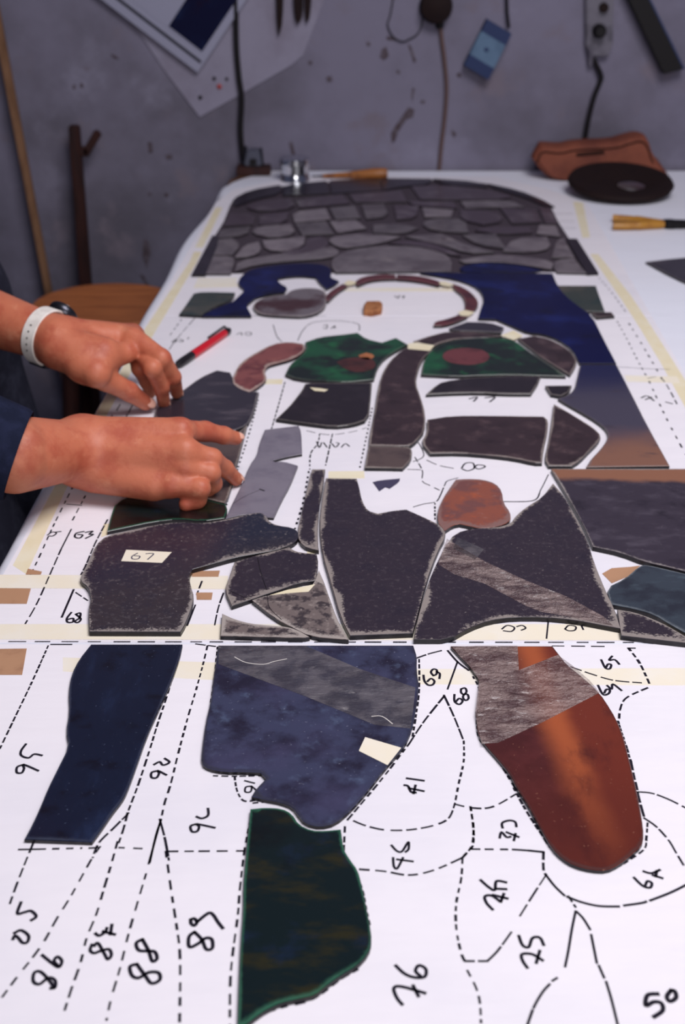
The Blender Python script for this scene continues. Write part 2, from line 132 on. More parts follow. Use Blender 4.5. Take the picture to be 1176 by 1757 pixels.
 ('glass_shard','grey shard sixth from left,row under the dark rim in the arched panel','glass_pewter',3.5,'shards of the arched far panel','',[(228.6,2475.1),(294.7,2485.1),(327.2,2475.1),(342.4,2435.9),(300.5,2435.9),(233.4,2426.2)]),
 ('glass_shard','black shard first from left,dark rim of the arch in the arched panel','glass_rim',3.5,'shards of the arched far panel','',[(-214.5,2495.1),(-183.7,2578.3),(-127.5,2621.9),(-122.3,2557.1),(-167.7,2505.3),(-202.9,2445.6)]),
 ('glass_shard','black shard second from left,dark rim of the arch in the arched panel','glass_rim',3.5,'shards of the arched far panel','',[(-121.8,2627.4),(-33.5,2661.0),(-26.5,2551.8),(-115.7,2536.1)]),
 ('glass_shard','black shard third from left,dark rim of the arch in the arched panel','glass_rim',3.5,'shards of the arched far panel','',[(-25.2,2666.7),(74.9,2689.7),(77.9,2578.3),(-20.7,2551.8)]),
 ('glass_shard','black shard fourth from left,dark rim of the arch in the arched panel','glass_rim',3.5,'shards of the arched far panel','',[(80.9,2689.7),(183.3,2683.9),(174.5,2638.5),(132.5,2627.4),(81.5,2583.7)]),
 ('glass_shard','black shard fifth from left,dark rim of the arch in the arched panel','glass_rim',3.5,'shards of the arched far panel','',[(189.3,2683.9),(277.0,2655.4),(290.5,2610.9),(204.2,2638.5)]),
 ('glass_shard','black shard sixth from left,dark rim of the arch in the arched panel','glass_rim',3.5,'shards of the arched far panel','',[(296.8,2638.5),(351.1,2578.3),(386.1,2495.1),(400.6,2440.7),(384.7,2445.6),(356.1,2525.8),(306.9,2599.9)]),
 ('glass_piece','black glass bar along the left foot of the arched panel','glass_rim',4,'','',[(-226.0,2211.9),(-211.4,2195.8),(-215.8,1969.4),(-235.9,1969.4)]),
 ('glass_piece','black glass bar along the right foot of the arched panel','glass_rim',4,'','',[(387.3,2187.8),(403.4,2187.8),(402.3,1979.4),(385.2,1976.1)]),
]
STUCK = [
 ('slate','clear_tape','tape_clear','wide greyish clear tape',[(-99.9,882.3),(-30.1,882.3),(13.6,848.2),(56.0,822.4),(52.6,791.3),(49.7,769.6),(23.6,774.1),(-28.3,810.7),(-98.3,855.3)]),
 ('slate','masking_tape','tape_pale','cream paper tape',[(16.4,759.0),(42.0,746.3),(31.5,726.3),(11.6,742.8)]),
 ('amber','clear_tape','tape_crumple','crumpled clear tape',[(141.7,882.3),(109.6,882.3),(88.6,880.1),(94.2,865.3),(100.8,851.0),(105.9,832.5),(102.8,814.0),(98.5,788.2),(99.3,763.5),(99.9,751.0),(111.5,752.2),(147.1,777.2),(196.3,815.7),(191.2,832.5),(181.2,853.5),(172.1,868.6),(138.3,846.4)]),
 ('p67','masking_tape','tape_pale','cream paper tape with pencilled number',[(-199.5,1045.0),(-157.0,1040.3),(-163.4,1019.7),(-200.8,1023.1)]),
 ('dustR','clear_tape','tape_crumple','crinkled clear tape',[(98.0,1067.0),(101.7,1061.0),(128.5,1023.1),(161.7,987.4),(193.8,958.6),(218.7,926.3),(224.4,910.5),(211.8,915.7),(191.0,924.8),(167.3,933.6),(156.0,943.5),(124.4,982.0),(99.6,998.2),(86.3,1017.5)]),
 ('dustR','clear_tape','tape_clear','small clear tape',[(108.0,1070.0),(130.8,1046.2),(120.7,1026.0),(102.0,1047.3)]),
 ('crack','masking_tape','tape_cream','cream paper tape sliver',[(-63.0,962.2),(-48.0,971.5),(-24.1,981.4),(-29.5,968.3),(-46.5,965.8)]),
 ('green1','painted_oval','paint_brown','brown oval',[(-7.7,1558.7),(2.5,1572.4),(17.9,1577.7),(33.3,1577.7),(41.9,1562.5),(42.2,1540.1),(32.4,1525.5),(17.3,1521.9),(2.4,1532.8)]),
 ('green1','painted_spot','paint_tan','tan spot',[(20.5,1585.5),(31.0,1595.6),(40.0,1589.3),(41.5,1577.7),(33.1,1567.8),(24.2,1572.4)]),
 ('green2','painted_oval','paint_red','dull red oval',[(128.9,1585.8),(140.1,1608.1),(161.8,1616.1),(183.8,1608.1),(192.8,1585.8),(185.4,1560.2),(165.3,1547.2),(143.9,1552.7),(132.1,1563.9)]),
 ('blackU','masking_tape','tape_cream','cream tape scrap',[(-39.9,1467.9),(-26.6,1464.5),(-17.4,1460.5),(-21.6,1453.7),(-33.7,1456.4)]),
]
SCRATCHES = [
 ('tri','crack_line',0.8,[(-77.4,1030.1),(-73.1,1003.5),(-66.1,971.5)]),
 ('tri','crack_line',0.8,[(-97.0,968.9),(-84.6,958.6),(-79.4,956.5)]),
 ('crack','crack_line',0.6,[(-64.9,961.1),(-62.0,941.0),(-51.0,921.4)]),
 ('greyp','scratch',0.5,[(-109.3,1144.8),(-97.7,1163.1),(-84.6,1177.1)]),
 ('greyp','chip_mark',2.0,[(-84.3,1179.5),(-79.5,1175.7)]),
 ('slate','tape_crease',0.7,[(-86.0,865.3),(-76.6,857.4),(-62.7,854.6),(-54.1,858.8),(-44.4,862.4)]),
 ('slate','tape_crease',0.7,[(21.6,784.4),(29.3,784.4),(36.7,775.1)]),
]
TAPES = [
 ('tape_cream','mid',0,[(-299.9,1023.9),(-296.0,1182.5),(-288.3,1396.2),(-274.1,1713.8),(-249.7,2053.2),(-237.4,2053.2),(-258.5,1693.3),(-272.0,1452.9),(-282.9,1188.1),(-284.0,1007.5)]),
 ('tape_cream','far',0,[(-250.1,2149.2),(-245.8,2278.9),(-241.6,2442.4),(-228.3,2442.4),(-232.9,2274.6),(-236.9,2145.4)]),
 ('tape_cream','far',0,[(-249.7,2053.2),(-248.9,2118.9),(-236.2,2118.9),(-237.4,2053.2)]),
 ('tape_cream','far',0,[(446.7,2491.6),(464.2,2481.6),(431.8,2216.4),(417.9,2212.4)]),
 ('tape_cream','far',0,[(412.3,2104.0),(425.9,2104.0),(432.4,1867.2),(414.4,1837.5)]),
 ('tape_cream','mid',0,[(414.4,1837.5),(432.4,1867.2),(431.3,1724.2),(428.7,1585.4),(425.5,1429.7),(402.2,1336.2),(410.5,1558.7),(413.6,1706.1)]),
 ('tape_pale','mid',1,[(-316.2,921.1),(318.1,921.1),(311.3,895.5),(-309.8,897.2)]),
 ('tape_pale','mid',1,[(-328.2,1006.4),(-102.3,1004.3),(-101.4,980.1),(-322.0,982.2)]),
 ('tape_kraft','mid',2,[(-316.9,982.2),(-274.1,981.1),(-271.9,954.8),(-310.0,954.8)]),
 ('tape_kraft','mid',2,[(-284.6,1017.3),(-270.8,1011.8),(-270.7,1006.4),(-284.3,1006.4)]),
 ('tape_kraft','mid',2,[(-134.7,1012.7),(-110.6,1013.8),(-111.0,1002.2),(-134.9,1002.2)]),
 ('tape_kraft','mid',2,[(-128.0,974.0),(-113.5,974.0),(-113.4,961.6),(-126.2,961.6)]),
 ('tape_kraft','near',2,[(-291.7,882.1),(-256.0,883.0),(-251.2,844.8),(-282.3,844.8)]),
 ('tape_pale','near',0,[(-224.2,870.0),(-110.5,863.2),(51.5,853.1),(295.9,854.8),(289.4,830.2),(50.6,831.8),(-108.1,838.3),(-220.2,849.8)]),
 ('tape_pale','far',0,[(-226.2,1961.2),(-165.3,1964.5),(-164.7,1932.1),(-149.9,1913.2),(-227.8,1906.9)]),
 ('tape_cream','mid',0,[(-14.7,1230.3),(22.9,1231.3),(23.1,1212.9),(-14.9,1211.4)]),
 ('tape_cream','mid',0,[(-94.1,1508.3),(-74.3,1508.3),(-74.8,1490.7),(-95.6,1490.7)]),
 ('tape_pale','mid',1,[(354.7,1522.0),(419.7,1517.8),(418.7,1494.9),(353.1,1499.0)]),
 ('tape_pale','far',0,[(-7.1,1906.9),(179.7,1906.9),(182.6,1888.4),(-8.8,1888.4)]),
 ('tape_kraft','mid',2,[(233.3,1008.1),(243.8,1018.3),(261.7,1020.8),(270.9,1023.4),(255.6,1003.0),(238.6,990.6)]),
 ('tape_cream','mid',0,[(-33.2,1050.4),(-23.1,1054.3),(-30.0,1033.0)]),
 ('tape_cream','mid',1,[(-231.1,1107.2),(-217.6,1108.8),(-221.7,1085.2),(-229.2,1079.1)]),
]
BRIDGES = [
 ('square of cream tape joining the brown leaf and green pieces',[(214.4,1665.4),(234.7,1687.6),(245.3,1664.3),(229.8,1646.7)]),
 ('cream tape joining the stole piece to the collar',[(87.1,1630.9),(97.9,1636.6),(122.3,1624.4),(114.4,1602.9),(86.1,1610.8)]),
 ('cream tape scrap on the upper left of the halo ring',[(1.6,1915.6),(8.5,1933.5),(21.0,1926.9),(18.6,1910.8),(8.3,1904.4)]),
 ('cream tape scrap on the upper right of the halo ring',[(147.8,1923.7),(158.3,1926.9),(170.7,1909.1),(161.9,1898.8),(150.1,1907.5)]),
 ('cream tape scrap below the right end of the halo ring',[(165.1,1770.4),(175.6,1780.9),(189.1,1770.4),(179.5,1752.9),(168.0,1754.3)]),
]
INK = [
 ('near',5,3,1.5,[(-239.5,887.4),(-241.3,835.3),(-243.8,787.7),(-245.8,749.8)]),
 ('near',6,4,1.5,[(-132.3,867.1),(-133.7,821.8),(-136.3,783.0),(-138.4,743.9),(-140.6,710.4),(-142.6,689.2),(-143.6,679.0)]),
 ('near',8,4,1.5,[(-143.6,679.0),(-143.8,664.0),(-144.8,649.5)]),
 ('near',5.5,5,1.5,[(-109.9,887.4),(-110.8,859.9),(-112.8,821.8),(-115.0,789.3),(-117.2,743.9),(-118.4,710.4),(-120.1,689.2),(-120.3,671.4)]),
 ('near',30,1,1.5,[(-120.3,671.4),(-121.7,656.7),(-122.2,630.8)]),
 ('near',14,2,1.5,[(-121.3,672.7),(-115.7,654.3),(-110.4,633.1)]),
 ('near',9,3,1.5,[(-142.8,679.0),(-150.3,664.0),(-157.6,649.5),(-159.2,635.4)]),
 ('near',40,1,1.5,[(-208.2,642.9),(-194.8,643.3)]),
 ('near',4,4,1.5,[(-194.8,643.3),(-167.9,644.3)]),
 ('near',40,1,1.5,[(-163.1,644.3),(-156.8,644.8)]),
 ('near',4.5,5,1.5,[(-144.0,644.8),(-124.7,643.6)]),
 ('near',5,5,1.5,[(-111.7,641.2),(-62.5,641.7)]),
 ('near',40,1,1.5,[(-237.8,889.3),(-220.7,889.3)]),
 ('near',10,3,1.5,[(-119.8,890.1),(-103.3,886.3)]),
 ('near',4,5,1.5,[(-101.6,885.6),(-100.6,859.9),(-100.0,831.9),(-99.8,805.3)]),
 ('near',4.5,3.5,1.5,[(61.3,867.1),(59.3,828.5),(55.6,795.6),(50.6,761.6)]),
 ('near',12,3,1.5,[(77.4,815.1),(60.5,783.0),(48.2,755.6)]),
 ('near',5,4,1.5,[(48.2,755.6),(29.2,718.6),(11.6,686.6),(1.6,668.9)]),
 ('near',12,3,1.5,[(59.4,868.9),(69.7,875.2),(80.0,880.0)]),
 ('near',50,1,1.8,[(85.1,880.0),(91.7,863.5),(99.5,851.0)]),
 ('near',50,1,1.5,[(91.7,863.5),(81.0,825.1)]),
 ('near',14,3,1.5,[(77.6,816.8),(83.0,789.3),(87.8,758.6)]),
 ('near',4,4,1.5,[(87.8,758.6),(85.8,735.3),(80.3,710.4),(76.0,689.2)]),
 ('near',7,4,1.5,[(76.0,689.2),(70.7,673.9),(60.4,666.5),(43.8,662.0),(27.6,662.0),(14.6,666.5),(4.9,672.7)]),
 ('near',4,3,1.5,[(-89.7,718.6),(-75.8,718.0),(-56.9,718.6)]),
 ('near',3,2.5,1.5,[(-74.9,717.2),(-72.1,702.3),(-67.1,691.8),(-59.6,691.8)]),
 ('near',4,3,1.5,[(-60.3,689.2),(-50.3,690.5),(-41.9,689.2)]),
 ('near',8,4,1.5,[(-200.1,649.4),(-201.3,629.6),(-202.2,609.5),(-202.5,594.5)]),
 ('near',6,6,1.5,[(-156.2,645.8),(-159.7,634.1),(-163.9,613.9),(-167.1,598.7),(-171.4,582.0),(-175.1,564.0),(-179.4,550.5),(-184.8,536.5),(-190.6,519.5)]),
 ('near',6,6,1.5,[(-145.8,650.5),(-146.4,629.6),(-147.4,607.3),(-148.3,586.2),(-150.7,566.0),(-150.8,546.7),(-152.3,528.3),(-153.4,509.0)]),
 ('near',60,1,1.5,[(-120.5,672.5),(-122.8,629.6)]),
 ('near',6,6,1.5,[(-123.2,620.5),(-124.7,598.7),(-126.5,569.9),(-127.4,543.0),(-128.9,521.2),(-129.0,505.6)]),
 ('near',6,6,1.5,[(-113.3,641.1),(-106.0,607.3),(-99.8,580.0),(-95.1,558.2),(-92.1,535.6),(-88.7,502.2)]),
 ('near',5.5,5,1.5,[(-61.0,672.5),(-62.8,645.8),(-63.4,609.5),(-63.0,584.1),(-63.7,554.3),(-63.4,532.0),(-61.3,502.2)]),
 ('near',5,4,1.5,[(1.6,665.1),(0.9,642.3)]),
 ('near',7,4,1.5,[(10.9,624.6),(26.4,622.8),(41.8,619.4),(57.6,623.9),(76.5,635.3)]),
 ('near',4,4,1.5,[(76.5,635.3),(83.0,645.8),(86.1,662.6),(86.3,682.6)]),
 ('near',4,4,1.5,[(76.4,634.1),(74.1,616.1),(69.3,594.5),(67.7,573.9),(69.0,554.3),(71.2,546.7)]),
 ('near',5,4,1.5,[(71.4,541.1),(75.2,528.3),(76.3,517.7),(75.6,503.9)]),
 ('near',3,3,1.5,[(9.2,618.3),(12.5,605.2),(14.6,588.2),(16.5,576.0)]),
 ('near',4,4,1.8,[(8.5,542.1),(-1.5,534.7),(-9.8,526.2),(-18.0,519.5),(-31.6,515.1),(-39.6,512.1)]),
 ('near',5,4,1.5,[(82.4,643.4),(109.4,643.0)]),
 ('near',9,2,1.5,[(109.4,643.0),(119.6,642.0)]),
 ('near',40,1,1.9,[(119.6,642.0),(128.9,640.6)]),
 ('near',8,3,1.9,[(128.9,640.6),(126.7,625.0),(127.5,619.4)]),
 ('near',14,3,1.2,[(127.5,619.4),(116.5,600.9),(106.8,584.1)]),
 ('near',14,3,1.5,[(100.1,570.9),(90.4,556.2),(83.9,548.6)]),
 ('near',5,3,1.5,[(83.8,548.2),(70.2,548.2)]),
 ('near',60,1,1.7,[(127.5,619.4),(131.5,609.5),(136.3,601.3)]),
 ('near',60,1,1.8,[(137.7,600.4),(146.0,595.6),(156.0,592.4),(168.0,592.0)]),
 ('near',60,1,1.8,[(171.1,592.8),(182.1,594.9),(185.4,596.2)]),
 ('near',60,1,1.8,[(187.8,597.0),(202.3,604.1),(216.6,612.8)]),
 ('near',80,1,1.6,[(141.0,588.2),(136.5,573.9),(131.5,556.2),(127.7,543.9)]),
 ('near',60,1,1.6,[(141.4,587.8),(144.5,582.0),(147.1,572.9)]),
 ('near',60,1,1.6,[(147.0,568.9),(146.4,546.7)]),
 ('near',60,1,1.6,[(147.2,544.9),(148.6,535.6)]),
 ('near',60,1,1.6,[(149.2,532.9),(149.8,519.5),(149.9,502.2)]),
 ('near',60,1,1.5,[(121.9,535.6),(118.8,533.4)]),
 ('near',25,2,1.7,[(117.0,531.0),(111.9,524.8),(105.7,514.2),(100.7,502.2)]),
 ('near',5,3,1.5,[(138.5,600.9),(141.5,591.4)]),
 ('near',6,4,1.5,[(76.3,687.9),(87.7,684.1),(101.1,685.4),(119.5,699.7)]),
 ('near',4,4,1.5,[(86.1,685.4),(86.1,664.0),(84.3,647.1),(77.9,637.7)]),
 ('near',4,3,1.8,[(117.6,705.0),(123.6,679.0),(130.4,656.7),(133.8,644.8)]),
 ('near',12,3,1.5,[(200.1,701.0),(210.8,699.7),(221.1,693.1),(230.7,684.1)]),
 ('near',10,3,1.5,[(200.3,673.9),(206.6,665.2),(211.7,651.9),(213.8,640.1),(215.8,628.6)]),
 ('near',10,7,1.2,[(170.7,887.1),(212.9,886.3)]),
 ('near',20,1,1.5,[(231.5,883.7),(237.5,883.7)]),
 ('near',5,3.5,2,[(232.1,883.7),(236.3,863.5),(237.7,842.2),(238.0,832.6)]),
 ('near',7,4,1.8,[(235.4,826.8),(216.5,813.4),(208.9,798.8),(204.9,783.0)]),
 ('near',9,3.5,1.5,[(180.9,856.3),(195.7,845.7),(211.5,837.0),(232.0,833.6)]),
 ('near',2.5,2.5,2.2,[(204.0,783.0),(203.8,758.6),(203.6,732.5)]),
 ('near',9,3,2,[(203.6,732.5),(201.5,699.7),(200.6,673.9)]),
 ('near',4,3,1.5,[(201.7,668.9),(197.8,654.3),(194.2,643.6),(182.2,633.1),(169.6,624.5),(156.7,622.2),(145.1,627.4)]),
 ('near',4,4,1.5,[(100.3,792.4),(99.2,761.6),(109.9,735.3),(118.5,705.0)]),
 ('near',4,4,1.5,[(102.1,842.2),(105.3,825.1),(102.8,805.3)]),
 ('mid',11,9,1.3,[(-294.6,893.8),(305.7,892.4)]),
 ('mid',8,8,1.5,[(-276.9,1191.5),(-279.0,1103.6),(-279.2,1037.2),(-280.0,1003.5)]),
 ('mid',8,8,1.5,[(-259.5,1187.9),(-263.0,1110.0)]),
 ('mid',60,1,1.5,[(-260.3,1096.1),(-262.1,1054.6)]),
 ('mid',12,5,1.5,[(-262.1,1054.6),(-262.5,1009.0),(-263.2,956.2),(-265.8,921.7)]),
 ('mid',40,1,1.5,[(-275.2,1150.9),(-259.9,1148.2)]),
 ('mid',12,3,1.5,[(-228.9,1116.5),(-232.4,1066.6),(-233.4,1025.8),(-234.7,1006.3)]),
 ('mid',60,1,2,[(-236.1,979.4),(-237.3,932.3)]),
 ('mid',8,4,1.5,[(-233.3,974.2),(-220.4,960.3)]),
 ('mid',16,4,1.5,[(-104.0,973.2),(-106.3,947.7),(-106.9,918.5)]),
 ('mid',16,4,1.5,[(-124.9,994.4),(-127.1,970.6)]),
 ('mid',60,1,1.5,[(-126.5,952.8),(-129.8,918.5)]),
 ('mid',30,1,1.5,[(-264.2,1423.2),(-265.3,1402.3)]),
 ('mid',30,1,1.5,[(-249.2,1419.7),(-250.2,1395.4)]),
 ('mid',40,1,1.5,[(-268.6,1383.2),(-250.5,1380.5)]),
 ('mid',40,1,1.5,[(-268.2,1388.6),(-268.0,1371.8)]),
 ('mid',40,1,1.5,[(-251.0,1392.0),(-250.4,1371.8)]),
 ('mid',3.5,7,1.8,[(-101.0,1436.4),(-104.1,1355.6),(-107.0,1298.4),(-110.1,1250.3),(-114.8,1176.4),(-115.6,1148.8)]),
 ('mid',9,4,1.5,[(-71.4,1497.2),(-76.9,1404.4),(-80.6,1346.8)]),
 ('mid',7,5,1.5,[(-25.7,1332.2),(-27.4,1304.0),(-34.5,1276.7),(-34.6,1235.0)]),
 ('mid',14,4,1.5,[(-11.2,1332.2),(-18.0,1245.2)]),
 ('mid',3.5,7,1.8,[(35.0,1410.7),(26.5,1320.8),(18.4,1240.0)]),
 ('mid',4,8,2,[(-35.6,1229.9),(-39.7,1153.3),(-45.7,1096.6)]),
 ('mid',10,6,1,[(-40.4,1340.9),(-15.6,1329.4),(11.1,1338.0),(27.0,1349.7)]),
 ('mid',60,1,1.2,[(-97.2,1726.2),(-89.3,1674.1),(-81.7,1653.2)]),
 ('mid',60,3,1.2,[(-60.4,1657.3),(-54.9,1699.8),(-41.9,1735.2),(-8.5,1744.2),(20.8,1730.7),(23.2,1699.8)]),
 ('mid',30,4,1.2,[(120.3,1213.5),(108.9,1206.1),(105.1,1195.2),(98.8,1170.4),(93.4,1156.5),(81.2,1151.4),(70.5,1144.6)]),
 ('mid',4,4,1.6,[(92.4,1153.1),(89.9,1113.4)]),
 ('mid',16,6,1.3,[(78.1,1267.2),(84.2,1232.2),(82.8,1206.1),(89.8,1195.2),(99.0,1183.7)]),
 ('mid',14,7,1.3,[(90.5,1259.3),(102.4,1245.6),(117.6,1237.9)]),
 ('mid',14,8,1.1,[(24.7,1237.9),(54.6,1236.0),(82.7,1234.1)]),
 ('mid',60,1,1,[(161.9,1156.5),(182.2,1157.2)]),
 ('mid',60,1,1.3,[(162.1,1156.8),(192.0,1159.6),(203.0,1185.6),(215.8,1221.9)]),
 ('mid',60,1,1.2,[(77.5,1303.8),(83.5,1307.9),(88.0,1271.1),(75.9,1255.3)]),
 ('mid',6,12,1.5,[(387.7,1741.8),(386.1,1664.2),(383.1,1584.7),(381.5,1511.5)]),
 ('mid',14,8,1.5,[(381.5,1511.5),(399.1,1507.9),(397.6,1418.1)]),
 ('mid',8,18,1.8,[(402.6,1732.8),(401.5,1623.6),(399.1,1507.9)]),
 ('mid',8,18,1.8,[(381.2,1500.8),(375.0,1379.1),(372.3,1273.1)]),
 ('mid',60,1,1.4,[(173.0,925.6),(167.6,898.3)]),
 ('mid',60,1,0.8,[(305.3,1562.1),(382.9,1547.3),(417.1,1543.7)]),
 ('mid',30,8,1.1,[(-209.8,1758.2),(-230.2,1619.5),(-241.9,1429.2)]),
 ('far',60,1,0.9,[(-156.6,1767.7),(-23.3,1766.3)]),
 ('far',10,10,1.2,[(-223.3,1773.2),(-228.7,1745.6),(-236.8,1673.2)]),
 ('far',10,10,1.2,[(399.9,1982.6),(406.5,1885.9),(408.8,1778.3)]),
 ('far',40,1,1.2,[(394.2,2391.6),(430.2,2391.6)]),
 ('far',40,1,1.2,[(391.0,2333.5),(423.6,2333.5)]),
 ('far',40,1,1.2,[(391.5,2283.4),(417.2,2277.9)]),
]
